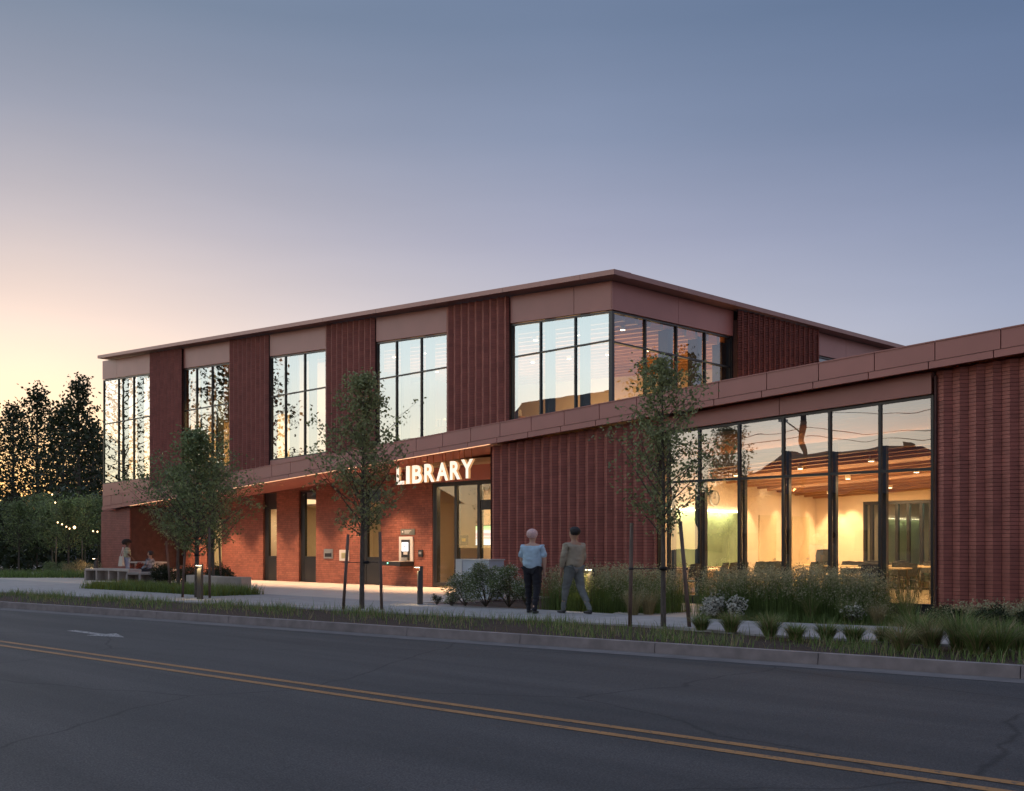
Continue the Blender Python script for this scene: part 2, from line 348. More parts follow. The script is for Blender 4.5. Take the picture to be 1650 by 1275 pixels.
# ================================================================ library building
lib = thing('library_building', 'long two storey red brown brick library with large lit windows and sloping roof lines', 'building', -28, 24, 0, world=True)
NU, NG, NF, NB, NWG, NR = 23.02, 23.2, 21.45, 21.75, 21.95, 24.04
SL, SC = S(167, NG), S(987, NG)       # left end and corner of the upper block
cop = lambda s: 8.94-.0512*(s+18.33)
head = lambda s: 7.96-.0483*(s+18.77)
ftop = lambda s: 5.58+.0507*(s+8.11)
fbot = lambda s: 5.06+.0525*(s+8.11)
whead = lambda s: 4.55+.040*(s+9.2)
sill = lambda s: 4.42+.0222*(s+50.4)
copr = lambda n: 8.91+.02*(n-22.6)
headr = lambda n: 7.97+.02*(n-23.2)

PLEAT, LW, PD, CH = .325, .19, .092, .078
def brick_facet(mb, p0, p1, z0, z1):
    (x0,y0),(x1,y1) = p0, p1; dx, dy = x1-x0, y1-y0; L = math.hypot(dx, dy); nx, ny = -dy/L*.05, dx/L*.05
    i = len(mb.v)
    mb.v += [(x0,y0,z0),(x1,y1,z0),(x1,y1,z1),(x0,y0,z1),(x0+nx,y0+ny,z0),(x1+nx,y1+ny,z0),(x1+nx,y1+ny,z1),(x0+nx,y0+ny,z1)]
    for q in ((0,1,2,3),(3,2,6,7),(1,0,4,5),(1,5,6,2),(0,3,7,4)): mb.face(tuple(i+k for k in q))
joined = MB()          # every brick past the first 300
def pleated(pt, length, zb, zt, singles=None, tooth=0.0):
    """pt(u, d): plan point at distance u along the wall, d out of it. Returns the mortar backing."""
    back = MB(); u = 0.0; n = int(length/PLEAT)+1
    for i in range(n):
        u0 = i*PLEAT; um = min(u0+LW, length); u1 = min(u0+PLEAT, length)
        for a, b, da, db in ((u0, um, 0, PD), (um, u1, PD, 0)):
            if b-a < .03: continue
            uu = (a+b)/2; zt_ = zt(uu); z0 = zb(uu); k0 = math.floor(z0/CH)
            pa, pb = pt(a, da-.02), pt(b, db-.02)
            back.quad((*pa, z0),(*pb, z0),(*pb, zt_),(*pa, zt_))
            k = k0
            while k*CH < zt_-.01:
                q0, q1 = max(z0, k*CH+.004), min(zt_, (k+1)*CH-.005)
                if q1-q0 > .01:
                    t = tooth if k % 2 else 0
                    j = random.uniform(-.003, .003)
                    tgt = joined
                    if singles is not None and len(singles) < 296 and q0 > .35: tgt = MB(); singles.append(tgt)
                    brick_facet(tgt, pt(a+.003, da+j+t), pt(b-.003, db+j+t), q0, q1)
                k += 1
    return back
ptm = lambda s0, N: (lambda u, d: (s0+u, N+PD-d))
# --- wing brickwork
wl = S(788.5, NB)
wb = pleated(ptm(wl, NB), S(1056, NB)-wl, lambda u: -.05, lambda u: fbot(wl+u)-.02)
wb.quad((wl,NB+.05,0),(wl,NR,0),(wl,NR,4.3),(wl,NB+.05,4.3))
part('brick_wall', wb, M['mortar'], lib)
pl0 = S(1506, NB); sgl = []
pb = pleated(ptm(pl0, NB), 12.5, lambda u: -.05, lambda u: fbot(pl0+u)-.02, sgl)
pier = part('brick_pier', pb, M['mortar'], lib, label='near brick pier of slanted ribs beside the glazed room')
for q in sgl: part('brick', q, M['brick'], pier)
b = MB(); b.box(pl0-.02, pl0+.02, NB+.03, NB+.4, 0, 4.9); part('pier_return', b, M['mortar'], lib)
# left end wall piece (plain bricks, in the outer plane)
def running(s0, s1, N, zb, zt, holes=(), bl=.30, mb=joined, back=None, dark=False):
    k = 0
    while k*CH < max(zt(s0), zt(s1))+.1:
        z0, z1 = k*CH+.004, (k+1)*CH-.005
        u = s0-(.15 if k % 2 else 0)
        while u < s1:
            a, b = max(u+.004, s0), min(u+bl-.004, s1); u += bl
            if b-a < .03: continue
            z1_ = min(z1, zt((a+b)/2))
            if z1_-z0 < .01: continue
            segs = [(a, b)]
            for (h0, h1, hz0, hz1) in holes:
                if z1_ > hz0 and z0 < hz1:
                    segs = [t for (p, q) in segs for t in ((p, min(q, h0)), (max(p, h1), q)) if t[1]-t[0] > .02]
            for p, q in segs:
                j = random.uniform(-.003, .003)
                brick_facet(mb, (p, N+j), (q, N+j), z0, z1_)
        k += 1
el0, el1 = S(163, NB), S(209, NB)
lw = MB(); lw.sbox(el0, el1, NB+.02, NR+.4, lambda s: 0, lambda s: fbot(s)-.01); part('brick_wall', lw, M['mortar'], lib)
running(el0, el1, NB, 0, lambda s: fbot(s)-.02)
# --- recessed ground floor wall with openings
joined.cur = 1
openings = [(-49.3,-47.95,0,2.75), (-45.1,-44.19,.5,2.6), (-42.2,-40.98,.5,2.6), (-37.75,-36.75,0,3.55), (-35.2,-34.05,0,3.55), (-31.25,-30.1,0,3.55), (-27.3,-20,0,3.54)]
r0, r1 = el1, S(697, NR)
rt = lambda s: fbot(s)+.12
running(r0, r1, NR, 0, rt, openings)
joined.cur = 0
bk = MB(); xs = [r0]
for o_ in openings[:-1]: xs += [o_[0], o_[1]]
xs.append(r1)
for i in range(0, len(xs)-1):
    a, b = xs[i], xs[i+1]
    if i % 2 == 0: bk.sbox(a, b, NR+.02, NR+.34, lambda s: 0, rt)
    else:
        oo = openings[i//2]
        if oo[2] > .1: bk.box(a, b, NR+.02, NR+.34, 0, oo[2])
        if oo[3] < rt((a+b)/2): bk.sbox(a, b, NR+.02, NR+.34, lambda s: oo[3], rt)
part('recessed_wall', bk, M['mortar_red'], lib)
def window(name, s_list, zb, zt, zms, N, gl, fr=.04, dep=.09, label=None, fill=None, parent=lib):
    f = MB()
    s0, s1 = s_list[0], s_list[-1]
    f.sbox(s0, s1, N-.03, N+dep, zb, lambda s: zb(s)+fr); f.sbox(s0, s1, N-.03, N+dep, lambda s: zt(s)-fr, zt)
    for i, x in enumerate(s_list):
        a = x if i == 0 else (x-fr if i == len(s_list)-1 else x-fr/2)
        f.sbox(a, a+fr, N-.027, N+dep-.003, lambda s: zb(s)+fr, lambda s: zt(s)-fr)
    for zm in zms: f.sbox(s0+fr, s1-fr, N-.02, N+dep-.006, lambda s: zm-fr*.5, lambda s: zm+fr*.5)
    w_ = part(name, f, M['black'], parent, label=label)
    lv = [zb]+[(lambda s, z=z: z) for z in zms]+[zt]
    for i in range(len(s_list)-1):
        for j in range(len(lv)-1):
            a, b = s_list[i]+fr*.4, s_list[i+1]-fr*.4; q = MB()
            lo, hi = lv[j], lv[j+1]
            q.quad((a,N+.02,lo(a)+.01),(b,N+.02,lo(b)+.01),(b,N+.02,hi(b)-.01),(a,N+.02,hi(a)-.01))
            part('pane', q, gl, w_)
    return w_
# slot windows of the recess
for (a, b, z0, z1) in openings[:-1]:
    c = lambda v: (lambda s: v)
    tall = z1 > 3
    lo = .95 if (tall or z0 < .1) else z0
    hi = 2.95 if tall and a < -36 else z1
    window('window', [a+.22, b-.01], c(lo), c(hi), [], NR+.12, M['glassD'], fr=.05)
    f = MB()
    if lo > z0: f.box(a+.22, b-.01, NR+.10, NR+.2, z0, lo-.002)
    if hi < z1: f.box(a+.22, b-.01, NR+.10, NR+.2, hi+.002, z1)
    f.box(a+.005, a+.215, NR+.09, NR+.2, z0, z1)
    part('spandrel', f, M['black'], lib)
# entrance glazing
e0 = S(697, NR); e1 = -20.2
c = lambda v: (lambda s: v)
ent = window('entrance_glazing', [e0+.02, S(701.5,NR), S(734,NR), S(771,NR), -23.4, -22.0, e1], c(.04), c(3.54), [], NR+.03, M['glassD'], fr=.13, dep=.14)
f = MB(); f.box(S(775,NR), -23.5, NR-.01, NR+.15, 2.58, 2.9); part('door_header', f, M['black'], ent)
f = MB(); f.box(S(697,NR)-.02, e1, NR-.06, NR+.3, 3.545, 4.5)
part('entrance_fascia', f, M['panel'], lib)
# --- soffit, canopy slab, fascia panels
f = MB(); f.sbox(-46.75, 5, NF+.12, NR+.4, lambda s: fbot(s)+.05, lambda s: fbot(s)+.10); part('soffit', f, M['panel'], lib)
f = MB(); f.sbox(-46.7, 5, NF+.1, 22.95, lambda s: ftop(s)-.12, lambda s: ftop(s)-.06); f.sbox(SC-1, 5, 22.95, 46, lambda s: ftop(s)-.12, lambda s: ftop(s)-.06); part('low_roof', f, M['roofm'], lib)
joints = [-46.78]; x = -34.06
while x-1.19 > -46.4: x -= 1.19
while x < -26.1: joints.append(x); x += 1.19-.04*(x < -40)
x = -25.1
while x < 4: joints.append(x); x += 1.29 if x > -14.5 else 1.22
for a, b in zip(joints, joints[1:]):
    p = MB(); mid_ = lambda s: fbot(s)+(ftop(s)-fbot(s))*.27
    p.sbox(a+.010, b-.010, NF, NF+.1, lambda s: mid_(s)+.008, ftop)
    p.sbox(a+.010, b-.010, NF-.02, NF+.34, ftop, lambda s: ftop(s)+.025)
    part('fascia_panel', p, M['panel'], lib)
    q = MB(); q.sbox(a+.010-.14, b-.010-.14, NF+.012, NF+.09, fbot, mid_); part('fascia_strip', q, M['panel'], lib)
f = MB(); f.sbox(-46.9, 4.4, NF+.105, NF+.13, lambda s: fbot(s)+.06, lambda s: ftop(s)-.03); part('fascia_backing', f, M['black'], lib)
f = MB(); f.sbox(-46.9, 4.4, NF+.13, NF+.2, lambda s: fbot(s)+.02, lambda s: fbot(s)+.05); part('fascia_gap', f, M['black'], lib)
# thin warm LED line under the fascia
f = MB(); f.sbox(S(208,NF), S(787,NF), NF+.02, NF+.07, lambda s: fbot(s)-.014, lambda s: fbot(s)-.002); part('light_strip', f, M['ledwarm'], lib)
# wing spandrel over the glazed room
g0, g1 = S(1060, NWG), S(1505, NWG)
for a, b in ((g0, S(1260, NWG)), (S(1260, NWG), g1)):
    p = MB(); p.sbox(a+.008, b-.008, NWG-.12, NWG+.1, whead, lambda s: fbot(s)-.01); part('spandrel_panel', p, M['panel'], lib)
vw = [S(1062, NWG), S(1077, NWG), S(1127, NWG), S(1191, NWG), S(1262, NWG), S(1337, NWG), S(1418, NWG), g1]
window('room_glazing', vw, c(.12), lambda s: whead(s)-.005, [3.0], NWG, M['glassW'], fr=.06, dep=.08)
f = MB()
for x in vw[1:-1]: f.box(x+.02, x+.09, NWG+.1, NWG+.22, 0, 4.35 if x < -15.5 else 3.7)
f.box(vw[2]-.2, vw[2]-.05, NWG+.1, NWG+.3, 0, 3)
part('mullion_fin', f, M['black'], lib)
f = MB(); f.box(vw[0]-.3, g1+.1, NWG-.02, NWG+.14, -.06, .118); part('base_sill', f, M['black'], lib)
f = MB(); f.box(S(1057,NB), vw[0]-.002, NB+.08, NWG+.1, 0, 3.95); part('glazing_jamb', f, M['black'], lib)
# --- upper storey
piers = [(238,291), (366,430), (521,601), (716,817)]
verts = [(167,191,215.4,238), (294,317,342,366), (434,460,491,521), (605,639,679,716), (820,871,927,987)]
for i, (a, b) in enumerate(piers):
    s0, s1 = S(a, NU), S(b, NU)
    m = pleated(ptm(s0, NU), s1-s0, lambda u: fbot(s0+u)+.11, lambda u: cop(s0+u)-.17, tooth=.0)
    m.box(s0+.01, s1-.01, NU+.10, NU+.5, fbot(s1)+.12, cop(s1)-.2); part('brick_pier', m, M['mortar'], lib)
for i, v in enumerate(verts):
    sv = [S(x, NG) for x in v]
    if i < 4: sv[-1] = max(sv[-1], S(v[-1], NU)+.02) if i else sv[-1]
    if i: sv[0] = S(piers[i-1][1], NU)+.02
    if i < 4: sv[-1] = S(piers[i][0], NU)+.06
    lo = sill if i < 4 else c(4.3)
    window('upper_window', sv, lo, head, [7.34 - .22*(sv[0]+50.4)/32], NG, M['glassU'], fr=.045)
    edges = {0: [sv[0], S(190, NG), sv[-1]], 4: [sv[0], S(927, NG), sv[-1]]}.get(i, [sv[0], sv[-1]])
    for a, b in zip(edges, edges[1:]):
        p = MB(); p.sbox(a+.008, b-.008, NG-.06, NG+.2, lambda s: head(s)+.03, lambda s: cop(s)-.17); part('header_panel', p, M['panel'], lib)
    p = MB(); p.sbox(sv[0], sv[-1], NG-.05, NG+.2, lambda s: fbot(s)+.11 if s > -46 else 3.0, lambda s: max(lo(s)-.003, fbot(s)+.2)); part('sill_panel', p, M['panel'], lib)
# interior posts just behind the upper glass
for i, v in enumerate(verts):
    for x in v[1:-1]:
        p = MB(); a = S(x, NG)+.06; p.box(a, a+.16, NG+.14, NG+.42, 4.2, head(a)); part('post', p, M['black'], lib)
# coping: metal pieces along both faces
def copline(pf, us, zf, name='coping'):
    for a, b in zip(us, us[1:]):
        p = MB(); A0, A1, B0, B1 = pf(a+.004, 0), pf(a+.004, .75), pf(b-.004, 0), pf(b-.004, .75)
        za, zb_ = zf(a), zf(b)
        p.hexa([(*A0,za-.14),(*B0,zb_-.14),(*B1,zb_-.14),(*A1,za-.14),(*A0,za),(*B0,zb_),(*B1,zb_+.03),(*A1,za+.03)])
        part(name, p, M['coping'], lib)
NC = 22.65; SX = SC+.5
us = [S(157, NC)]
while us[-1] < SX-3.9: us.append(us[-1]+3.05)
us.append(SX); copline(lambda u, d: (u, NC+d), us, cop)
us = [NC]
while us[-1] < 42: us.append(us[-1]+3.0)
zr = lambda n: cop(SX)+.02*(n-NC)
for a, b in zip(us, us[1:]):
    p = MB(); a_ = a+.004; b_ = b-.004
    p.hexa([(SX-.75,a_+(.75 if a==NC else 0),zr(a)-.139),(SX,a_,zr(a)-.139),(SX,b_,zr(b)-.139),(SX-.75,b_,zr(b)-.139),(SX-.75,a_+(.75 if a==NC else 0),zr(a)+.031),(SX,a_,zr(a)+.001),(SX,b_,zr(b)+.001),(SX-.75,b_,zr(b)+.031)])
    part('coping', p, M['coping'], lib)
f = MB(); f.sbox(SL+.1, SC-.2, NG+.2, 43, lambda s: cop(s)-.35, lambda s: cop(s)-.25); part('main_roof', f, M['roofm'], lib)
# right-hand return face (runs into the site)
def rwin(ns, zb, zt, zm, gl):
    f = MB(); X = SC-.02; fr = .05; n0, n1 = ns[0], ns[-1]
    f.nbox(X-.1, X, n0, n1, lambda n: zb, lambda n: zb+fr); f.nbox(X-.1, X, n0, n1, lambda n: zt(n)-fr, zt); f.nbox(X-.1, X-.004, n0, n1, lambda n: zm-fr/2, lambda n: zm+fr/2)
    for x in ns: f.nbox(X-.1, X-.002, x-.02, x+.03, lambda n: zb+fr, lambda n: zt(n)-fr)
    w_ = part('upper_window', f, M['black'], lib)
    for a, b in zip(ns, ns[1:]):
        for lo, hi in ((lambda n: zb, lambda n: zm), (lambda n: zm, zt)):
            q = MB(); q.quad((X-.06,a+.02,lo(a)),(X-.06,b-.02,lo(b)),(X-.06,b-.02,hi(b)),(X-.06,a+.02,hi(a))); part('pane', q, gl, w_)
nr = [ND(x, SC) for x in (988, 1042, 1092, 1138, 1178)]; nr[0] = NG
rwin(nr, 4.4, headr, 7.11, M['glassR'])
p5 = [ND(1310, SC), ND(1400, SC), ND(1500, SC)]
rwin(p5, 4.4, headr, 7.11, M['glassR'])
ph = [NG-.06+.003, ND(1092, SC), nr[-1]+.10]
for a, b in list(zip(ph, ph[1:]))+[(p5[0], ND(1362, SC)), (ND(1362, SC), p5[2])]:
    p = MB(); p.nbox(SC-.25, SC+.03, a+.006, b-.006, lambda n: headr(n)+.02, lambda n: zr(n)-.16); part('header_panel', p, M['panel'], lib)
rn0, rn1 = nr[-1]+.06, ND(1309, SC)
m = pleated(lambda u, d: (SC+.3+d-PD, rn1-u), rn1-rn0, lambda u: 4.0, lambda u: zr(rn1-u)-.17, tooth=.0)
m.box(SC-.2, SC+.2, rn0+.01, rn1-.01, 3.5, 8.6); part('brick_pier', m, M['mortar'], lib)
f = MB(); f.box(SC-.25, SC+.02, nr[-1]+.01, rn0+.35, 4.1, 8.92); part('corner_infill', f, M['black'], lib)
f = MB()
for x in (1088, 1135, 1174):
    n_ = ND(x, SC); f.box(SC-.55, SC-.2, n_-.10, n_+.16, 4.2, 7.9)
part('post', f, M['black'], lib)
bw = part('brickwork', joined, [M['brick'], M['brick_red']], lib, kind='stuff')

# --- interiors: floors, walls, ceilings, beams, lights
def slab(name, x0, x1, y0, y1, z0, z1, m_, label=None):
    b_ = MB(); b_.box(x0, x1, y0, y1, z0, z1); return part(name, b_, M[m_], lib, label=label)
# wing room
slab('room_floor', -16.5, 4.6, NWG+.14, 37, -.1, .12, 'floor')
slab('room_wall', -16.75, -16.5, NWG+.13, 37, 0, 4.9, 'wall')
BWN = 30.5
slab('room_wall', -16.5, S(1391, BWN), BWN, BWN+.2, 0, 4.9, 'wall')
slab('room_wall', S(1391, BWN), 4.6, BWN, BWN+.2, 2.74, 4.9, 'wall')
slab('room_wall', 4.5, 4.7, 22.2, 37, 0, 4.9, 'wall')
slab('room_wall', -16.5, 4.6, 37, 37.2, 0, 4.9, 'wallcool')
slab('room_wall', -7.6, -7.45, 22.4, 30.4, 0, 4.9, 'wall')
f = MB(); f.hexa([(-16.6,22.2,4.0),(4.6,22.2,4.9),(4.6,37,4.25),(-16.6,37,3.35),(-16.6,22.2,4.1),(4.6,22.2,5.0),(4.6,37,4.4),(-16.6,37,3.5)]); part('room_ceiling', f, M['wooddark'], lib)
bz = lambda s_, n_: 3.27+.045*(s_+13)+(26-n_)*.055
for i in range(15):
    n_ = 22.75+i*.54
    if n_ > BWN-.1: break
    b_ = MB(); b_.hexa([(-16.5,n_,bz(-16.5,n_)),(-7.6,n_,bz(-7.6,n_)),(-7.6,n_+.13,bz(-7.6,n_)),(-16.5,n_+.13,bz(-16.5,n_)),(-16.5,n_,bz(-16.5,n_)+.33),(-7.6,n_,bz(-7.6,n_)+.33),(-7.6,n_+.13,bz(-7.6,n_)+.33),(-16.5,n_+.13,bz(-16.5,n_)+.33)])
    part('beam', b_, M['wood'], lib)
for i, n_ in enumerate((24.55, 27.2)):
    b_ = MB(); b_.hexa([(-16.3,n_,bz(-16.3,n_)+.05),(-7.8,n_,bz(-7.8,n_)+.05),(-7.8,n_+.07,bz(-7.8,n_)+.05),(-16.3,n_+.07,bz(-16.3,n_)+.05),(-16.3,n_,bz(-16.3,n_)+.1),(-7.8,n_,bz(-7.8,n_)+.1),(-7.8,n_+.07,bz(-7.8,n_)+.1),(-16.3,n_+.07,bz(-16.3,n_)+.1)])
    part('linear_light', b_, M['ledbright'], lib)
for i in range(4):
    for j in range(3):
        a = -15.2+i*1.85; n_ = 23.9+j*2.5; z_ = bz(a, n_)
        d_ = MB(); d_.tube((a,n_,z_-.06),(a,n_,z_+.10), .075, k=14); o = part('downlight', d_, M['wall'], lib)
        d2 = MB(); d2.tube((a,n_,z_-.065),(a,n_,z_-.061), .06, k=14); part('lens', d2, M['downlight'], o)
WARM = (1, .62, .30)
for a, n_ in ((-14.3,24.6),(-11,24.6),(-14.3,28.6),(-10.5,28.6)):
    lamp('room_light', 'AREA', a, n_, 3.02, 105, WARM, lib, shape='SQUARE', size=1.0)
for n_ in (26.4, 28.15, 29.9):
    lamp('wall_washer', 'SPOT', -15.9, n_, 3.1, 130, (1,.66,.34), lib, target=(-16.45, n_, .9), spot_size=R(62), spot_blend=.5, shadow_soft_size=.05)
for px in (1345, 1372):
    a = S(px, BWN); lamp('wall_washer', 'SPOT', a, BWN-.55, 3.1, 130, (1,.66,.34), lib, target=(a, BWN-.05, .9), spot_size=R(62), spot_blend=.5, shadow_soft_size=.05)
for a, n_ in ((-13.8, 25.2), (-10, 27.5)): lamp('ceiling_fill', 'AREA', a, n_, 2.3, 55, (1,.6,.26), lib, target=(a, n_, 99), shape='SQUARE', size=3)  # unseen fill lamps facing up, added to brighten the ceiling and beams
# back glazing of the wing room and the green-lit space behind
window('inner_glazing', [S(x, BWN) for x in (1391, 1404, 1445, 1463, 1484, 1499)]+[-7.62], c(.1), c(2.73), [], BWN+.02, M['glassD'], fr=.09)
lamp('room_light', 'AREA', -11, 33.5, 3.1, 60, (.72,1,.72), lib, shape='SQUARE', size=2)
f = MB(); f.box(-12.5, -11.0, 34.2, 34.3, 0, 2.7); f.box(-9.6, -9.0, 33.2, 33.5, 0, 2.7); part('partition', f, M['wallcool'], lib)
random.seed(4)
f = MB(); f.box(-12.9,-12.6,31.6,35.5,0,2.3); f.box(-8.6,-7.9,36.5,36.9,0,2.3); part('shelf_case', f, M['wood'], lib)
M['books'] = mat('book_spines', (.35,.30,.22), .7, island=.9)
f = MB()
for k in range(6):
    n_ = 31.7
    while n_ < 35.4:
        w_ = random.uniform(.03,.07); f.box(-12.6,-12.45,n_,n_+w_,.1+k*.36,.1+k*.36+random.uniform(.2,.3)); n_ += w_+.003
part('books', f, M['books'], lib, kind='stuff')
f = MB()
for k in range(5):
    for a0_ in (-30.45, -27.55):
        n_ = a0_
        while n_ < a0_+2.2:
            w_ = random.uniform(.03,.07); f.box(n_,n_+w_,26.22,26.42,4.29+k*.38,4.29+k*.38+random.uniform(.2,.31)); n_ += w_+.003
part('books', f, M['books'], lib, kind='stuff')
# side wall: display board, shelf, doors
SW = -16.5
M['board'] = mat('green_glass_board', (.20,.27,.17), .25, var=.25, scale=1.2)
f = MB(); f.box(SW, SW+.04, ND(1084, SW), ND(1190, SW), .84, 2.33); part('glass_board', f, M['board'], lib)
f = MB(); f.box(SW+.02, SW+.07, ND(1080, SW), ND(1192, SW), 2.345, 2.375); part('linear_light', f, M['ledbright'], lib)
lamp('board_light', 'AREA', SW+.16, ND(1135, SW), 2.36, 30, (1,.82,.42), lib, target=(SW-.05, ND(1135, SW), 1.2), shape='RECTANGLE', size=2.6, size_y=.06)
f = MB(); f.box(SW, SW+.6, ND(1080, SW), ND(1192, SW), .74, .79); part('counter', f, M['wall'], lib)
M['doorm'] = mat('cream_door', (.68,.55,.36), .55, var=.04)
for a, b in ((1222, 1249), (1275, 1302)):
    d_ = MB(); d_.box(SW+.002, SW+.045, ND(a, SW), ND(b, SW), .01, 2.3); dd = part('door', d_, M['doorm'], lib)
    d_ = MB(); h = ND(b, SW)-.12; d_.box(SW+.045, SW+.09, h, h+.02, .98, 1.04); d_.box(SW+.07, SW+.09, h-.12, h+.02, 1.0, 1.02); part('door_handle', d_, M['metal'], dd)
# entrance lobby
slab('lobby_floor', -30.1, -17.2, NR+.2, 31, -.1, .01, 'floor'); slab('lobby_wall', -30, -17.2, 29.3, 29.5, 0, 4, 'wall'); slab('lobby_ceiling', -30.1, -17.2, NR+.35, 31, 3.7, 3.8, 'wall')
slab('lobby_wall', -17.3, -17.1, NR, 31, 0, 3.7, 'wall'); slab('lobby_wall', -30.1, -29.9, NR+.35, 29.4, 0, 3.7, 'wall')
slab('lobby_wall', -27.4, -25.0, 26.3, 26.42, 0, 3.4, 'wall')
lamp('lobby_light', 'AREA', -23.5, 25.5, 3.6, 75, (1,.66,.33), lib, shape='SQUARE', size=1.5)
lamp('lobby_light', 'AREA', -26.2, 25.0, 3.4, 40, (1,.66,.33), lib, shape='SQUARE', size=1.0)
# ground floor work rooms behind the slot windows
for a, b, col, en, dep in ((-50, -43.7, (1,.8,.4), 60, 27), (-43.5, -39, (1,.78,.42), 60, 27.5), (-38.8, -36.3, (1,.78,.5), 22, 25.6), (-36.2, -30.15, (1,.75,.4), 45, 28.5)):
    slab('room_floor', a, b, NR+.36, dep, -.1, .01, 'floor'); slab('room_wall', a, b, dep, dep+.1, 0, 3.0, 'wall'); slab('room_wall', a-.1, a, NR+.36, dep, 0, 3.0, 'wall')
    slab('room_ceiling', a, b, NR+.36, dep, 2.98, 3.05, 'wall')
    lamp('room_light', 'AREA', (a+b)/2, (NR+dep)/2+.2, 2.9, en, col, lib, shape='SQUARE', size=.8)
# upper floor
slab('upper_floor', SL+.2, SC-.12, NG+.11, 42, 4.05, 4.19, 'floor')
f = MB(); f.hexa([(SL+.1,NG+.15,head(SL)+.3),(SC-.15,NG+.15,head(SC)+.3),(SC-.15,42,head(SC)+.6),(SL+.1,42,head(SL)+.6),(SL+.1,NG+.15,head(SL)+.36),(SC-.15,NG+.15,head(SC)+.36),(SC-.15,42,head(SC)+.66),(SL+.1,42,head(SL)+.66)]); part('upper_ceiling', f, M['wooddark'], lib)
f = MB(); f.sbox(SL, SC-.15, 34, 34.2, lambda s: 4.2, lambda s: cop(s)-.4); part('upper_wall', f, M['wall'], lib); slab('upper_wall', SL+.05, SL+.2, 25.6, 42, 4.2, 9.7, 'wallcool')
slab('upper_wall', -46.2, -46.05, NG+.5, 34, 4.2, 9.4, 'wall')
slab('upper_wall', -50.2, -46.3, 27.5, 27.65, 4.2, 9.2, 'wallcool')
slab('upper_wall', -46.0, -34.9, 26.8, 26.95, 4.2, 7.3, 'wall'); slab('upper_wall', -34.95, -34.8, NG+.6, 26.95, 4.2, 9.2, 'wall')
for i in range(19):
    n_ = NG+.7+i*.6
    b_ = MB(); z_ = lambda s: head(s)-.15
    b_.sbox(-34.7, SC-.2, n_, n_+.12, z_, lambda s: head(s)+.27); part('beam', b_, M['wood'], lib)
for i in range(9):
    a = -33.5+i*1.75
    for n_ in (24.6, 28.2):
        d_ = MB(); d_.tube((a,n_,head(a)-.26),(a,n_,head(a)-.06), .08, k=12); o = part('downlight', d_, M['wall'], lib)
        d2 = MB(); d2.tube((a,n_,head(a)-.265),(a,n_,head(a)-.261), .07, k=12); part('lens', d2, M['downlight'], o)
for a, n_, en in ((-32,26.5,110),(-27,26.5,110),(-22,26.5,110),(-20,30.5,110),(-28,31,90)):
    lamp('upper_light', 'AREA', a, n_, head(a)-2.2, en*.7, (1,.62,.28), lib, target=(a, n_, 99), shape='SQUARE', size=4.5)  # unseen upward lamp, added to light the upper ceiling evenly
    lamp('upper_light', 'AREA', a, n_, head(a)-.30, en*.8, (1,.66,.32), lib, shape='SQUARE', size=1.2)
for a, n_ in ((-42.5, 25.2), (-38, 25.2)): lamp('upper_light', 'AREA', a, n_, 7.8, 190, (1,.66,.26), lib, shape='SQUARE', size=1.2)
lamp('upper_light', 'AREA', -48.5, 25.6, 8.6, 190, (.78,1,.66), lib, shape='SQUARE', size=1.2)
f = MB()
for a in (-48.6, -47.0): f.box(a, a+.32, 24.6, 24.9, 4.2, 9.1)
part('column', f, M['wood'], lib)
# book shelves upstairs
for a in (-30.5, -27.6):
    f = MB()
    for k in range(5): f.box(a, a+2.3, 26.2, 26.6, 4.25+k*.38, 4.29+k*.38)
    f.box(a-.05, a, 26.2, 26.6, 4.2, 5.85); f.box(a+2.3, a+2.35, 26.2, 26.6, 4.2, 5.85)
    sh = part('bookshelf', f, M['wood'], lib)
f = MB(); f.sbox(SL+.2, SC-.2, 41.9, 42.1, lambda s: 3.9, lambda s: cop(s)-.4); part('rear_wall', f, M['brick'], lib)
# soffit downlights
for i in range(9):
    a = -48.2+i*2.75
    if a > -24.6: break
    z_ = fbot(a)+.04
    d_ = MB(); d_.tube((a,22.75,z_-.012),(a,22.75,z_+.02), .07, k=12); part('soffit_lamp', d_, M['wall'], lib)
    lamp('soffit_light', 'SPOT', a, 22.75, z_-.03, 560, (1,.66,.40), lib, target=(a, 22.95, 0), spot_size=R(86), spot_blend=.6, shadow_soft_size=.06)
lamp('soffit_light', 'SPOT', -24.6, 22.8, 4.1, 420, (1,.55,.27), lib, target=(-24.6, 22.9, 0), spot_size=R(86), spot_blend=.8, shadow_soft_size=.06)
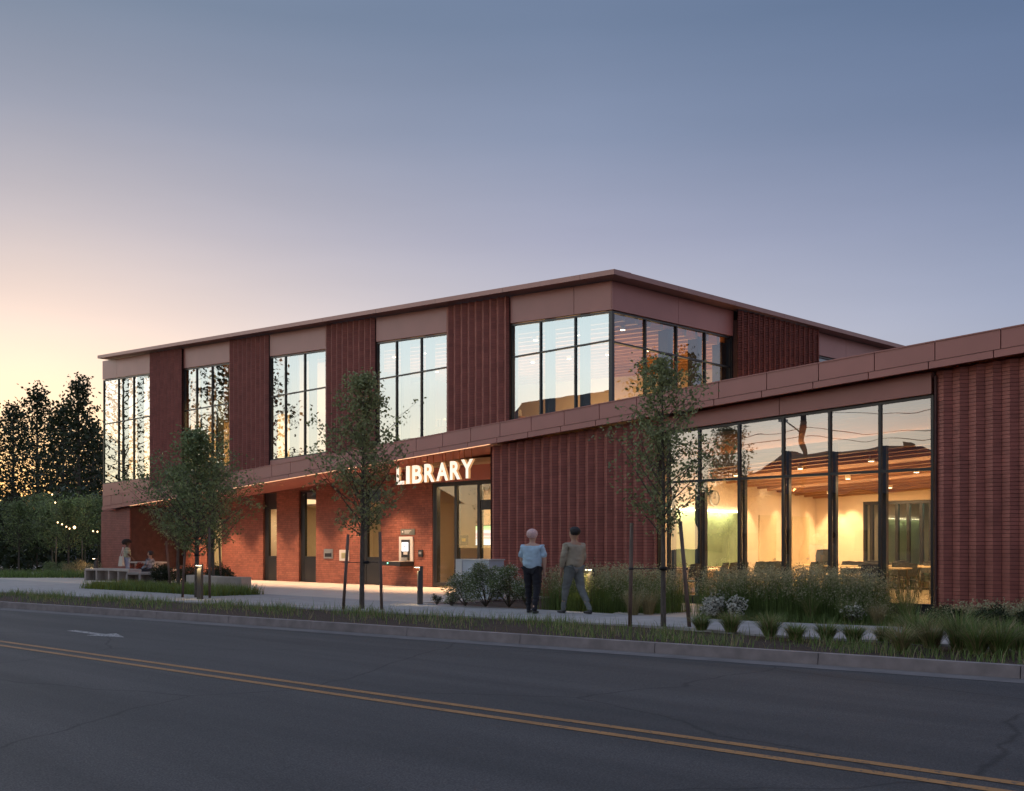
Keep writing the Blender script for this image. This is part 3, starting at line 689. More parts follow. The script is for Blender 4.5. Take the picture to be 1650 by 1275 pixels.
#@@PART2
# ================================================================ library sign
sg = thing('library_sign', 'glowing white capital letters reading LIBRARY hung on rods over the entrance', 'sign', -24.8, 21.9, 3.3, world=True)
NL = 21.95
LET = [('L',640.6,653,753,781),('I',656,662,751.3,779.9),('B',665.9,681.5,749.9,779),('R',685.3,701.8,747.5,777),('A',704.6,723.8,745.5,775),('R',726.7,743.5,743,773),('Y',744.6,764,740.3,771)]
def textmesh(ch, bold=.03, ext=.04, res=3):
    cu = D.curves.new('t', 'FONT'); cu.body = ch; cu.offset = bold; cu.extrude = ext; cu.resolution_u = res
    o = D.objects.new('t', cu); COL.objects.link(o); bpy.context.view_layer.update()
    me = D.meshes.new_from_object(o.evaluated_get(bpy.context.evaluated_depsgraph_get())); D.objects.remove(o); return me
def letter(ch, x0, x1, z0, z1, N, parent, mats, depth=.09, name='letter', org=None, bold=.03):
    me = textmesh(ch, bold); vs_ = [v.co.copy() for v in me.vertices]
    ax, bx = min(v.x for v in vs_), max(v.x for v in vs_); ay, by = min(v.y for v in vs_), max(v.y for v in vs_); az = max(v.z for v in vs_)
    og = ORG[parent.name]
    for v in me.vertices:
        q = v.co; X = x0+(q.x-ax)/(bx-ax)*(x1-x0); Zz = z0+(q.y-ay)/(by-ay)*(z1-z0); Y = N-(q.z/az)*depth/2
        v.co = (X-og[0], Y-og[1], Zz-og[2])
    me.materials.clear()
    for m_ in mats: me.materials.append(m_)
    if len(mats) > 1:
        for p_ in me.polygons: p_.material_index = 0 if p_.normal.y < -.7 else 1
    o = D.objects.new(name, me); COL.objects.link(o); o.parent = parent; ORG[o.name] = og; return o
M['signside'] = mat('letter_side', (.5,.32,.2), .5, emit=(1,.5,.2), estr=.35)
M['rod'] = mat('copper_rod', (.45,.2,.09), .4, metallic=.5)  # one even copper tone
for ch, x0, x1, yt, yb in LET:
    a, b = S(x0, NL), S(x1, NL); z0, z1 = Zf((x0+x1)/2, yb, NL), Zf((x0+x1)/2, yt, NL)
    o = letter(ch, a, b, z0, z1, NL, sg, [M['sign'], M['signside']])
    r_ = MB(); w_ = b-a
    for f_ in ((.2,.8) if ch in 'BRY' else (.45,.7) if ch == 'A' else (.3,.7) if ch == 'I' else (.08,.2)):
        x_ = a+w_*f_; r_ = MB(); r_.tube((x_,NL,z1-.02),(x_,NL,fbot(x_)+.05), .011, k=6); part('rod', r_, M['rod'], sg)
# ================================================================ devices on the recess wall
def wallbox(name, label, cat, x0, x1, z0, z1, d, m_, extra=None):
    t = thing(name, label, cat, (x0+x1)/2, NR, z0, world=True)
    f = MB(); f.box(x0, x1, NR-d, NR-.005, z0, z1); part('housing', f, m_, t)
    if extra: extra(t)
    return t
M['steeldark'] = mat('dark_steel_plate', (.18,.18,.15), .35, metallic=.5); M['white_p'] = mat('white_plate', (.62,.60,.56), .4); M['plastic'] = mat('black_plastic', (.02,.02,.022), .4)
def ex1(t):
    f = MB(); f.box(-33.42,-33.0, NR-.045, NR-.03, .99, 1.13); part('flap', f, M['plastic'], t)
    f = MB(); f.box(-33.42,-33.0, NR-.09, NR-.03, 1.13, 1.155); part('lip', f, M['metal'], t)
wallbox('book_drop', 'small steel book drop slot with dark flap in the red brick wall', 'book drop', -33.49, -32.93, .93, 1.29, .035, M['metal'], ex1)
def ex2(t):
    f = MB(); f.box(-32.36,-32.12, NR-.05, NR-.03, .95, 1.15); part('notice', f, M['seed'], t)
wallbox('notice_panel', 'white framed notice panel on red brick behind the leaning tree stake', 'panel', -32.51, -31.93, .85, 1.26, .035, M['white_p'], ex2)
def ex3(t):
    f = MB(); f.box(-28.85,-28.40, NR-.075, NR-.06, .90, 1.62); part('face_plate', f, M['plastic'], t)
    f = MB(); f.box(-28.80,-28.47, NR-.09, NR-.076, 1.22, 1.53)
    part('screen', f, emat('bright_screen', (.92,.96,1), 1.1), t)
    f = MB(); f.tube((-28.64,NR-.093,1.39),(-28.64,NR-.0905,1.39), .035, k=12); part('screen_icon', f, M['plastic'], t)
    f = MB(); f.box(-28.72,-28.50, NR-.085, NR-.076, 1.10, 1.19); part('label', f, M['white_p'], t)
    f = MB(); f.box(-28.76,-28.46, NR-.16, NR-.076, .90, 1.0); part('scanner', f, M['metal'], t)
    f = MB(); f.hexa([(-29.3,NR-.62,.74),(-28.25,NR-.62,.70),(-28.25,NR-.01,.70),(-29.1,NR-.01,.70),(-29.3,NR-.62,.86),(-28.25,NR-.62,.86),(-28.25,NR-.01,.87),(-29.1,NR-.01,.87)]); part('shelf', f, M['plastic'], t)
    f = MB(); f.box(-29.0,-28.3,NR-.55,NR-.1,.862,.872); part('shelf_top', f, M['wall'], t)
    f = MB(); f.box(-28.94,-28.90,NR-.63,NR-.621,.79,.83); part('status_light', f, emat('green_led', (.1,1,.5), 3), t)
wallbox('return_kiosk', 'self service return kiosk with glowing white screen and black shelf', 'kiosk', -28.99, -28.25, .86, 1.73, .06, M['white_p'], ex3)
t = wallbox('wall_sign', 'small grey plate with faint pale lettering above the glowing kiosk', 'sign', -28.95, -28.18, 1.79, 2.00, .02, M['steeldark'])
# tiny mark and three short lines of relief print
f = MB(); f.tube((-28.84,NR-.022,1.90),(-28.84,NR-.0205,1.90), .035, k=8)
for z_ in (1.925, 1.885, 1.845): f.box(-28.74, -28.4+random.uniform(-.1,.1), NR-.022, NR-.0205, z_, z_+.018)
part('print', f, M['white_p'], t)
def ex5(t):
    f = MB(); f.box(-27.93,-27.80,NR-.06,NR-.05,1.12,1.2); part('speaker_grille', f, M['metal'], t)
wallbox('intercom', 'little black intercom box right of the kiosk', 'intercom', -27.97, -27.75, 1.03, 1.27, .05, M['plastic'], ex5)
# display behind the entrance doors, framed panel, alarm
t = thing('display_screen', 'lit portrait poster screen with green header hanging inside the entrance', 'screen', -23.6, 25.0, 1.2, world=True)
f = MB(); a, b = S(766, 25.0), S(792, 25.0); z0, z1 = Zf(780, 880, 25.0), Zf(780, 846, 25.0); f.box(a, b, 25.0, 25.08, z0, z1); part('frame', f, M['plastic'], t)
def poster():
    m = emat('poster_print', (1,1,1), .65); n_ = m.node_tree; bs = n_.nodes['Principled BSDF']
    tcn = n_.nodes.new('ShaderNodeTexCoord'); sp_ = n_.nodes.new('ShaderNodeSeparateXYZ'); n_.links.new(tcn.outputs['Generated'], sp_.inputs[0])
    r_ = n_.nodes.new('ShaderNodeValToRGB'); r_.color_ramp.interpolation = 'CONSTANT'; n_.links.new(sp_.outputs[2], r_.inputs[0])
    el = r_.color_ramp.elements; el[0].position = 0; el[0].color = (.85,.9,.9,1); el[1].position = .32; el[1].color = (.8,.35,.3,1)
    for p_, c_ in ((.42,(.9,.85,.8,1)), (.48,(.75,.3,.35,1)), (.62,(.9,.9,.85,1)), (.78,(.35,.8,.3,1)), (.9,(.2,.65,.15,1))):
        e_ = el.new(p_); e_.color = c_
    n_.links.new(r_.outputs[0], bs.inputs['Emission Color']); return m
f = MB(); f.box(a+.03, b-.03, 24.985, 24.999, z0+.03, z1-.03); part('screen', f, poster(), t)
t = thing('wall_frame', 'small black framed panel with yellow square on the lobby wall', 'panel', -25.3, 26.25, 1.2, world=True)
a, b = S(742, 26.25), S(753, 26.25); z0, z1 = Zf(748, 879, 26.25), Zf(748, 863, 26.25)
f = MB(); f.box(a, b, 26.24, 26.295, z0, z1); part('frame', f, M['plastic'], t)
f = MB(); f.box(a+.09, b-.09, 26.225, 26.239, z0+.14, z1-.1); part('dial', f, mat('yellow_dial', (.6,.45,.06), .5), t)
# steel locker-like planter
s0, n0 = GY(766, 28.2)
t = thing('planter_box', 'pale grey steel box planter half hidden by white flowering shrubs', 'planter', s0, n0, 0, world=True)
M['pale_steel'] = mat('pale_steel', (.5,.54,.58), .45, var=.08, scale=2)
f = MB(); f.box(s0-.62, s0+.62, n0-.1, n0+.45, 0, 1.02); part('box', f, M['pale_steel'], t)
f = MB(); f.box(s0-.64, s0-.40, n0-.12, n0-.102, .02, 1.03); f.box(s0-.64, s0+.64, n0-.12, n0+.47, 1.021, 1.05); part('edge_trim', f, M['white_p'], t)

# ================================================================ room furniture
t = thing('wall_clock', 'round white clock high on the cream wall over the glass board', 'clock', -16.4, ND(1153,-16.4), 2.7, world=True)
nc = ND(1153,-16.4)
f = MB(); f.tube((-16.46,nc,2.71),(-16.42,nc,2.71), .20, k=24); part('face', f, M['white_p'], t)
f = MB()
for k in range(24):
    a0_, a1_ = k*math.pi/12, (k+1)*math.pi/12
    f.tube((-16.41,nc+.2*math.cos(a0_),2.71+.2*math.sin(a0_)),(-16.41,nc+.2*math.cos(a1_),2.71+.2*math.sin(a1_)), .014, k=6)
part('rim', f, M['metal'], t)
f = MB(); f.box(-16.417,-16.412,nc-.01,nc+.01,2.70,2.86); f.box(-16.417,-16.412,nc-.1,nc+.01,2.70,2.715); part('hand', f, M['plastic'], t)
M['chair'] = mat('dark_chair_shell', (.03,.032,.035), .5); M['leg'] = mat('chair_leg', (.10,.09,.08), .35, metallic=.7); M['table'] = mat('pale_table_top', (.72,.55,.32), .35)
def chair():
    t = thing('chair', 'x', 'chair')
    f = MB(); f.smooth = True
    def shell(rows):
        n_ = len(rows[0]); i0 = len(f.v)
        for r_ in rows: f.v.extend(r_)
        for r_ in range(len(rows)-1):
            for c_ in range(n_-1): f.face((i0+r_*n_+c_, i0+r_*n_+c_+1, i0+(r_+1)*n_+c_+1, i0+(r_+1)*n_+c_))
    for dz in (0, -.018): shell([[(-.23,-.22,.44+dz),(0,-.23,.43+dz),(.23,-.22,.44+dz)],[(-.24,0,.45+dz),(0,0,.43+dz),(.24,0,.45+dz)],[(-.22,.2,.44+dz),(0,.22,.43+dz),(.22,.2,.44+dz)]])
    part('seat', f, M['chair'], t)
    f = MB(); f.smooth = True
    for dy in (0, .02): shell([[(-.21,.22+dy,.52),(0,.26+dy,.52),(.21,.22+dy,.52)],[(-.23,.25+dy,.68),(0,.30+dy,.68),(.23,.25+dy,.68)],[(-.20,.29+dy,.84),(0,.34+dy,.86),(.20,.29+dy,.84)]])
    f.box(-.2,.2,.29,.32,.83,.845)
    part('backrest', f, M['chair'], t)
    for sx in (-1, 1):
        f = MB(); f.tube((sx*.2,-.2,.43),(sx*.24,-.25,0), .011, k=6); part('leg', f, M['leg'], t)
        f = MB(); f.tube((sx*.2,.2,.43),(sx*.24,.27,0), .011, k=6); f.tube((sx*.2,.2,.43),(sx*.21,.26,.6), .011, k=6); part('leg', f, M['leg'], t)
    return t
ch0 = chair(); first = [True]
def put_chair(px, Y, rot, label, grp='chairs in the glazed meeting room', z=0):
    s_, n_ = GY(px, Y); c_ = ch0 if first[0] else dup(ch0); first[0] = False
    place(c_, s_, n_, z, rot, 1.0, label); c_['category'] = 'chair'; c_['group'] = grp; return c_
def table():
    t = thing('table', 'x', 'table')
    f = MB(); f.box(-.9,.9,-.38,.38,.715,.745); part('table_top', f, M['table'], t)
    for sx in (-1, 1):
        for sy in (-1, 1):
            f = MB(); f.tube((sx*.8,sy*.3,.715),(sx*.82,sy*.32,0), .02, k=8); part('leg', f, M['leg'], t)
    return t
tb0 = table()
tabs = [(1402,26.3,.1,'long pale table behind the tall grasses nearest the glass'), (1432,29.6,.45,'pale table set at an angle in front of the inner glazing'), (1503,28.0,.2,'pale table at the far right of the room against the brick pier'), (1290,31.0,.15,'pale table with stacked chairs by the cream doors'), (1346,29.5,.05,'pale table between the two stacks of dark chairs')]
for i, (px, Y, r_, lb) in enumerate(tabs):
    s_, n_ = GY(px, Y); c_ = tb0 if i == 0 else dup(tb0)
    place(c_, s_, n_, .12, r_, 1.0, lb); c_['category'] = 'table'; c_['group'] = 'tables in the glazed meeting room'
chs = [(1104,25.6,1.6,'chair at the counter under the left end of the green glass board'), (1152,27.3,1.75,'grey lit chair at the counter beside the wide black mullion'), (1170,27.9,1.5,'chair at the counter under the middle of the green board'), (1184,28.5,1.7,'chair at the counter under the right end of the green board'),
 (1214,29.0,2.9,'chair with square back left of the pair near the wall light'), (1229,29.0,3.1,'chair with square back right of the pair near the wall light'), (1258,30.2,.3,'chair between the two cream doors'), (1306,28.6,3.0,'chair just left of the tall stack'),
 (1322,29.6,3.3,'chair at the bottom of the tall stack'), (1357,30,3.0,'chair in front of the cream wall left of the inner glazing'), (1371,29,2.9,'second chair in front of the cream wall'), (1383,27.6,2.7,'chair pushed up to the left end of the near table'),
 (1397,30.8,3.1,'chair at the left edge of the inner glazing'), (1415,31,3.2,'chair behind the angled table by the inner glazing'), (1444,31,3.1,'chair behind the angled table to the right'), (1409,24.6,.1,'dark chair facing away close behind the glass and grasses'),
 (1430,24.9,-.2,'second dark chair close behind the glass beside the black fin'), (1462,26.6,.5,'chair standing alone on the lit floor'), (1498,25.2,1.2,'chair at the brick pier edge close behind the glass'), (1481,29.8,2.6,'chair in front of the dark inner doors'), (1455,28.2,.2,'chair tucked under the angled table')]
for px, Y, r_, lb in chs: put_chair(px, Y, r_+math.pi, lb, z=.12)
for k in range(3): put_chair(1322, 29.6, 3.3+math.pi, ('second','third','topmost')[k]+' chair of the tall stack', z=.12+.11*(k+1))

# ================================================================ bollards
def bollard():
    t = thing('bollard_light', 'x', 'bollard')
    f = MB(); f.box(-.06,.06,-.015,.10,0,.80); part('post', f, M['lampmetal'], t)
    f = MB(); f.box(-.06,.06,.03,.10,.80,.885); part('neck', f, M['lampmetal'], t)
    f = MB(); f.box(-.065,.065,-.10,.105,.886,.91); part('cap', f, M['lampmetal'], t)
    f = MB(); f.box(-.05,.05,-.08,.02,.878,.8855); part('lens', f, M['ledbright'], t)
    lo = lamp('bollard_glow', 'SPOT', 0, 0, 0, 11, (1,.72,.35), t, spot_size=R(120), spot_blend=.8, shadow_soft_size=.03)
    lo.location = (0,-.075,.872); lo.rotation_euler = (R(14),0,0)
    return t
b0 = bollard(); lamp_o = [c_ for c_ in b0.children if c_.type == 'LIGHT'][0]
for i, (px, Y, r_, lb) in enumerate([(674,25.45,-.5,'black light bollard standing before the kiosk and entrance'), (950,22.9,-.3,'black light bollard behind the two walkers at the ribbed wall'), (321,28.0,.5,'black light bollard among the stakes of the left street trees'), (153,43.6,-.9,'farthest black light bollard at the left end bench')]):
    s_, n_ = GY(px, Y); o = b0 if i == 0 else dup(b0); place(o, s_, n_, 0, r_, 1.0, lb); o['category'] = 'bollard'; o['group'] = 'light bollards along the plaza'

# ================================================================ concrete seats
def bench(name, label, pts, z, dep=.42, fins=True, solid=False):
    """curved seat: pts plan points of the front edge"""
    t = thing(name, label, 'bench', pts[0][0], pts[0][1], 0, world=True)
    f = MB()
    nrm_ = []
    for i in range(len(pts)):
        a, b = pts[max(0,i-1)], pts[min(len(pts)-1,i+1)]; dx, dy = b[0]-a[0], b[1]-a[1]; L_ = math.hypot(dx, dy); nrm_.append((-dy/L_, dx/L_))
    bk_ = [(p[0]+q[0]*dep, p[1]+q[1]*dep) for p, q in zip(pts, nrm_)]
    for i in range(len(pts)-1):
        lo = .0 if solid else z-.09
        f.hexa([(*pts[i],lo),(*pts[i+1],lo),(*bk_[i+1],lo),(*bk_[i],lo),(*pts[i],z),(*pts[i+1],z),(*bk_[i+1],z),(*bk_[i],z)])
    part('seat', f, M['conc'], t)
    if not solid:
        f = MB()
        for i in range(len(pts)-1):
            p0_, p1_ = [(a[0]*.25+c_[0]*.75, a[1]*.25+c_[1]*.75) for a, c_ in ((pts[i], bk_[i]), (pts[i+1], bk_[i+1]))]
            f.hexa([(*p0_,0),(*p1_,0),(*bk_[i+1],0),(*bk_[i],0),(*p0_,z-.092),(*p1_,z-.092),(*bk_[i+1],z-.092),(*bk_[i],z-.092)])
        part('back_plate', f, M['conc'], t)
        for i in range(0, len(pts)):
            q = nrm_[i]; tx, ty = q[1]*.04, -q[0]*.04; p_, b_ = pts[i], bk_[i]; f = MB()
            f.hexa([(p_[0]-tx,p_[1]-ty,0),(p_[0]+tx,p_[1]+ty,0),(b_[0]+tx,b_[1]+ty,0),(b_[0]-tx,b_[1]-ty,0),(p_[0]-tx,p_[1]-ty,z-.093),(p_[0]+tx,p_[1]+ty,z-.093),(b_[0]+tx,b_[1]+ty,z-.093),(b_[0]-tx,b_[1]-ty,z-.093)])
            part('fin', f, M['conc'], t)
    return t
P_ = lambda px, Y: GY(px, Y)
bench('bench', 'pale concrete bench with upright fins at the left end of the building', [P_(137,43.5), P_(155,43.2), P_(175,42.8), P_(190,42.2), P_(207,41.2)], .50, .5)
bench('bench', 'pale concrete bench half hidden by low grass left of the stakes', [P_(204,38.5), P_(225,38.3), P_(250,38.4), P_(272,38.8)], .46, .5)
bench('bench', 'solid pale concrete seat wall ending in a square block', [P_(300,34.5), P_(325,33.0), P_(350,32.2), P_(373,31.9), P_(389,31.8)], .46, .55, solid=True)
# picnic table
s_, n_ = P_(240, 44.0)
t = thing('picnic_table', 'pale picnic table behind the standing woman', 'table', s_, n_, 0)
f = MB(); f.box(-.9,.9,-.4,.4,.70,.76); part('table_top', f, M['conc'], t)
for sx in (-.6,.6): f = MB(); f.box(sx-.05,sx+.05,-.3,.3,0,.70); part('leg', f, M['conc'], t)
for sy in (-.72,.72): f = MB(); f.box(-.9,.9,sy-.14,sy+.14,.40,.45); f.box(-.6,-.5,sy-.1,sy+.1,0,.4); f.box(.5,.6,sy-.1,sy+.1,0,.4); part('seat', f, M['conc'], t)

# ================================================================ vegetation
def rnd(a, b): return random.uniform(a, b)
def leafquad(mb, p, L, Wd, up=.3):
    d = Vector((rnd(-1,1), rnd(-1,1), rnd(-1,.8)+up)).normalized(); a = d.orthogonal().normalized(); a.rotate(Matrix.Rotation(rnd(0,6.28), 3, d)); q = Vector(p)
    p1 = q+d*L*.5+a*Wd*.5; p2 = q+d*L; p3 = q+d*L*.5-a*Wd*.5
    mb.quad(tuple(q), tuple(p1), tuple(p2), tuple(p3))
def tree(name, label, s, n, z0, H, zc, Rm, leaf=.075, nb=46, per=26, m_='leaf', trunk=.05, group=None, lean=0, top=.25, z_base=0, cluster=.12, asc=.9, wid=.62, build=True):
    """trunk with limbs and twigs; crown widest at about a third of its height"""
    t = thing(name, label, 'tree', s, n, z_base, group=group); Rm *= 1.4 if name in ('street_tree','small_tree') else 1.15
    tr = MB(); cr = MB(); pts = []
    zz = 0; x = y_ = 0; pr = [(0,0,0)]
    for k in range(1, 9):
        x += rnd(-1,1)*.012*H/4+lean/8; y_ += rnd(-1,1)*.012*H/4; pr.append((x, y_, H*.93*k/8))
    for i in range(8):
        r0_, r1_ = trunk*(1-.11*i), trunk*(1-.11*(i+1)); tr.tube(pr[i], pr[i+1], r0_, r1_, k=8, caps=False)
    def tp(z_):
        f_ = max(0, min(7.999, z_/(H*.93)*8)); i = int(f_); a, b = pr[i], pr[i+1]; u = f_-i
        return Vector((a[0]+(b[0]-a[0])*u, a[1]+(b[1]-a[1])*u, a[2]+(b[2]-a[2])*u))
    ga = rnd(0,6)
    for i in range(nb):
        u = (i+.5)/nb; zb_ = zc*.86+(H*.93-zc*.86)*u**1.05; ga += 2.4+rnd(-.4,.4)
        prof = min(1,(u+.10)/.22)*(1-u)**.55*1.02 if name == 'street_tree' else (math.sin(math.pi*min(1,(u*.88+.14)))**.8)*(1-top*u)
        L_ = Rm*prof*rnd(.45,1.25)/math.cos(math.atan(asc))*1.0
        base = tp(zb_); d = Vector((math.cos(ga), math.sin(ga), asc*rnd(.7,1.3))).normalized()
        q = base; segs = 4; tw = [base]
        for k in range(segs):
            d = (d+Vector((rnd(-.12,.12), rnd(-.12,.12), .05))).normalized(); q2 = q+d*L_/segs
            tr.tube(q, q2, trunk*.3*(1-u*.5)*(1-k/5), trunk*.3*(1-u*.5)*(1-(k+1)/5), k=5, caps=False); q = q2; tw.append(q)
        for k in range(1, 5):
            for _ in range(1 if k == 1 else 2):
                e = tw[k]+Vector((rnd(-1,1), rnd(-1,1), rnd(-.6,.7)))*L_*.26
                tr.tube(tw[k], e, trunk*.07, trunk*.03, k=3, caps=False)
                for _ in range(int(per/5)+1):
                    c_ = tw[k].lerp(e, rnd(.1,1.1))+Vector((random.gauss(0,1), random.gauss(0,1), random.gauss(0,.8)))*cluster
                    leafquad(cr, c_, leaf*rnd(.7,1.3), leaf*wid*rnd(.7,1.2), up=-.2)
    part('trunk', tr, M['bark'], t); part('crown', cr, M[m_], t, kind='stuff' if False else None)
    return t
def stake(label, p0, p1, group='stakes holding the street trees', h=None):
    t = thing('tree_stake', label, 'stake', p0[0], p0[1], 0, group=group, world=True)
    f = MB(); f.tube((p0[0],p0[1],-.02),(p1[0],p1[1],p1[2]), .035, .033, k=10); o = part('post', f, M['stake'], t); return t
def strap(label, a, b, z):
    t = thing('tree_tie', label, 'strap', a[0], a[1], z, world=True)
    f = MB(); f.tube((*a,z),(*b,z), .008, k=5); f.tube((*b,z-.03),(*b,z+.03), .07, k=10); f.tube((*a,z-.02),(*a,z+.02), .045, k=10); part('band', f, M['plastic'], t)
# three street trees in the verge
Y3, Y2, Y1 = 18.4, 23.7, 29.0
s3, n3 = GY(1069, Y3); s2, n2 = GY(583, Y2); s1_, n1_ = GY(317, Y1)
random.seed(21)
tree('street_tree', 'staked young tree nearest the glazed meeting room', s3, n3, 0, 4.85, 1.75, .83, leaf=.075, nb=48, per=60, m_='leaf3', trunk=.05, top=.6, cluster=.085)
random.seed(33)
tree('street_tree', 'staked young tree left of the lit LIBRARY letters', s2, n2, 0, 5.5, 1.85, .93, leaf=.088, nb=56, per=66, m_='leaf3', trunk=.06, top=.4, cluster=.10, asc=.8)
random.seed(11)
tree('street_tree', 'bushy staked young tree in front of the second upper window', s1_, n1_, 0, 4.75, 1.25, 1.10, leaf=.095, nb=60, per=70, m_='leaf', trunk=.07, top=.4, cluster=.13, asc=.75)
a, b = GY(287, 33.0); tree('small_tree', 'pale trunked small tree left of the bushy street tree', a, b, 0, 4.0, 1.5, 1.1, leaf=.09, nb=46, per=50, m_='leaf2', trunk=.06, cluster=.13)
a, b = GY(344, 33.5); tree('small_tree', 'thin small tree behind the concrete seat wall', a, b, 0, 4.2, 1.4, 1.15, leaf=.09, nb=46, per=50, m_='leaf2', trunk=.055, cluster=.13)
def stp(px0, Y, px1, pyt, lb, Yt=None):
    p0 = GY(px0, Y); p1 = GY(px1, Yt or Y); z_ = EYE+(HY-pyt)/FPX*(Yt or Y); stake(lb, p0, (*p1, z_)); return p0, p1, z_
stp(1015, 18.7, 1018, 843, 'upright stake left of the tree at the glazed room')
stp(1111, 18.3, 1096, 840, 'leaning stake right of the tree at the glazed room')
stp(553, 23.4, 561, 861, 'leaning stake left of the tree by the LIBRARY letters')
stp(615, 23.3, 612, 857, 'upright stake right of the tree by the LIBRARY letters')
stp(294, 29.0, 299, 866, 'leaning stake left of the bushy street tree')
stp(338, 28.6, 337, 850, 'upright stake right of the bushy street tree')
stp(275, 33, 268, 872, 'lit orange stake at the pale trunked small tree')
stp(357, 33.8, 353, 868, 'thin stake beside the small tree behind the seat wall')
for px0, px1, Y, z_, lb in ((1017,1069,Y3,1.0,'black tie from the left stake to the tree at the glazed room'), (1105,1069,Y3,1.0,'black tie from the right stake to the tree at the glazed room'), (558,590,Y2,1.03,'black tie from the left stake to the tree by the letters'), (613,590,Y2,1.03,'black tie from the right stake to the tree by the letters'), (296,317,Y1,1.15,'black tie from the left stake to the bushy tree'), (338,317,Y1,1.15,'black tie from the right stake to the bushy tree')):
    strap(lb, GY(px0, Y), GY(px1, Y), z_)
# blades of grass
def blade(mb, x, y_, z_, h, lean, w_=.006, seg=3, az=None):
    az = rnd(0,6.283) if az is None else az; dx, dy = math.cos(az), math.sin(az); px_, py_ = -dy*w_, dx*w_; i = len(mb.v); lean *= rnd(.6,1.2)
    for k in range(seg+1):
        u = k/seg; o_ = lean*h*(.35*u+.65*u*u); zz_ = z_+h*(u-.35*lean*u*u*u); f_ = (1-u*.92)
        mb.v += [(x+dx*o_-px_*f_, y_+dy*o_-py_*f_, zz_), (x+dx*o_+px_*f_, y_+dy*o_+py_*f_, zz_)]
    for k in range(seg): mb.face((i+2*k, i+2*k+1, i+2*k+3, i+2*k+2))
    return (x+dx*lean*h, y_+dy*lean*h, z_+h*(1-.35*lean))
def clump(name, label, s, n, h, cnt, lean, w_, m_, r=.07, group=None, seeds=0, sm='seed', cat='grass', m2=None, z=0):
    t = thing(name, label, cat, s, n, z, group=group); f = MB(); sd = MB()
    for k in range(cnt):
        a = rnd(0,6.283); q = r*math.sqrt(random.random()); f.cur = 1 if (m2 and random.random() < .3) else 0
        e = blade(f, q*math.cos(a), q*math.sin(a), 0, h*rnd(.6,1.1), lean*rnd(.3,1.2), w_, az=a+rnd(-.5,.5))
        if seeds and random.random() < seeds:
            for _ in range(7): leafquad(sd, (e[0]+random.gauss(0,.03), e[1]+random.gauss(0,.03), e[2]+random.gauss(0,.05)), .03, .012)
    part('blades', f, [M[m_], M[m2]] if m2 else M[m_], t)
    if seeds: part('seed_heads', sd, M[sm], t)
    return t
random.seed(5)
vc = [(1178,17.1,.38), (1240,16.2,.52), (1282,16.0,.36), (1332,15.6,.40), (1375,15.5,.38), (1424,15.5,.34), (1478,14.9,.56), (1452,14.2,.40), (1500,14.2,.44), (1545,14.0,.62), (1575,13.6,.5), (1130,17.4,.3), (1610,13.6,.5), (1640,14.2,.45)]
lb = ['small tufted clump right of the leaning stake','tall bright clump before the white flowers','low rounded clump second from the tall bright one','round clump before the middle mullion','spiky upright clump beside the round one','reddish based clump on the sidewalk edge','tall green clump before the brick pier edge','dry bleached clump nearest the kerb','dark clump with dry blades at the kerb','largest dark green clump at the right','clump at the far right behind the twig','small tuft beside the leaning stake','clump past the right end of the glazing','last clump along the verge']
for (px, Y, h), l_ in zip(vc, lb):
    a, b = GY(px, Y+rnd(-.3,.3)); dry = 'dry' in l_; h *= (.74 if 1235 < px < 1430 else .95)
    clump('grass_clump', 'arching '+l_, a, b, h*1.15, 460, 1.0, .0065, 'straw' if dry else 'grass', .08, 'grass clumps along the verge', m2='grass' if dry else 'straw')
# low verge grass, thin and patchy
vg = MB()
for k in range(24000):
    s_ = rnd(-46, 2); a = nk(s_)+.22; b = nw(s_)+.12
    n_ = b-(b-a)*abs(random.gauss(0,.42)) if s_ < -12 else rnd(a, b-.5)
    if n_ < a: continue
    if random.random() < .5+.5*math.sin(s_*1.7+n_*3)*math.sin(s_*.6): continue
    vg.cur = 1 if random.random() < .25 else 0; blade(vg, s_, n_, -.03, rnd(.08,.24)*(1.5 if random.random()<.08 else 1), rnd(.2,.9), .006, 2)
tag(part('verge_grass', vg, [M['grass'], M['straw']]), 'sparse low green grass along the verge behind the kerb', 'grass', kind='stuff')
# tall airy grasses along the glazing and the ribbed wall
mg = MB(); sd = MB()
def airy(px0, px1, Y0f, hs, cnt, m_i):
    for k in range(cnt):
        px = rnd(px0, px1); Y = Y0f(px); s_, n_ = GY(px, Y); n_ += rnd(0, 1.3); s_ += rnd(-.2,.2); h = hs*rnd(.55,1.1)
        mg.cur = m_i; e = blade(mg, s_, n_, -.04, h, rnd(.05,.35), .004, 2)
        if random.random() < .32:
            for _ in range(5): leafquad(sd, (e[0]+random.gauss(0,.05), e[1]+random.gauss(0,.05), e[2]+random.gauss(0,.06)), .05, .022)
airy(1120, 1375, lambda p: 20.9-(p-1120)/255*1.2, .92, 8000, 0)
airy(1340, 1400, lambda p: 19.8, .75, 900, 0)
airy(865, 1058, lambda p: 23.4-(p-865)/190*1.6, .93, 5200, 0)
airy(1500, 1650, lambda p: 18.6, .35, 1500, 0)
for k in range(6000):      # short green undergrowth
    s_ = rnd(-11.6, -5.5); n_ = backn(s_)+rnd(.45, 1.8); mg.cur = 0; blade(mg, s_, n_, -.05, rnd(.10,.30), rnd(.2,.8), .006, 2)
tag(part('tall_grass', mg, [M['grass'], M['straw']]), 'tall feathery green grasses in the beds along the building', 'grass', kind='stuff')
tag(part('grass_seed_heads', sd, M['seed']), 'pale feathery seed heads over the tall grasses', 'seed heads', kind='stuff')
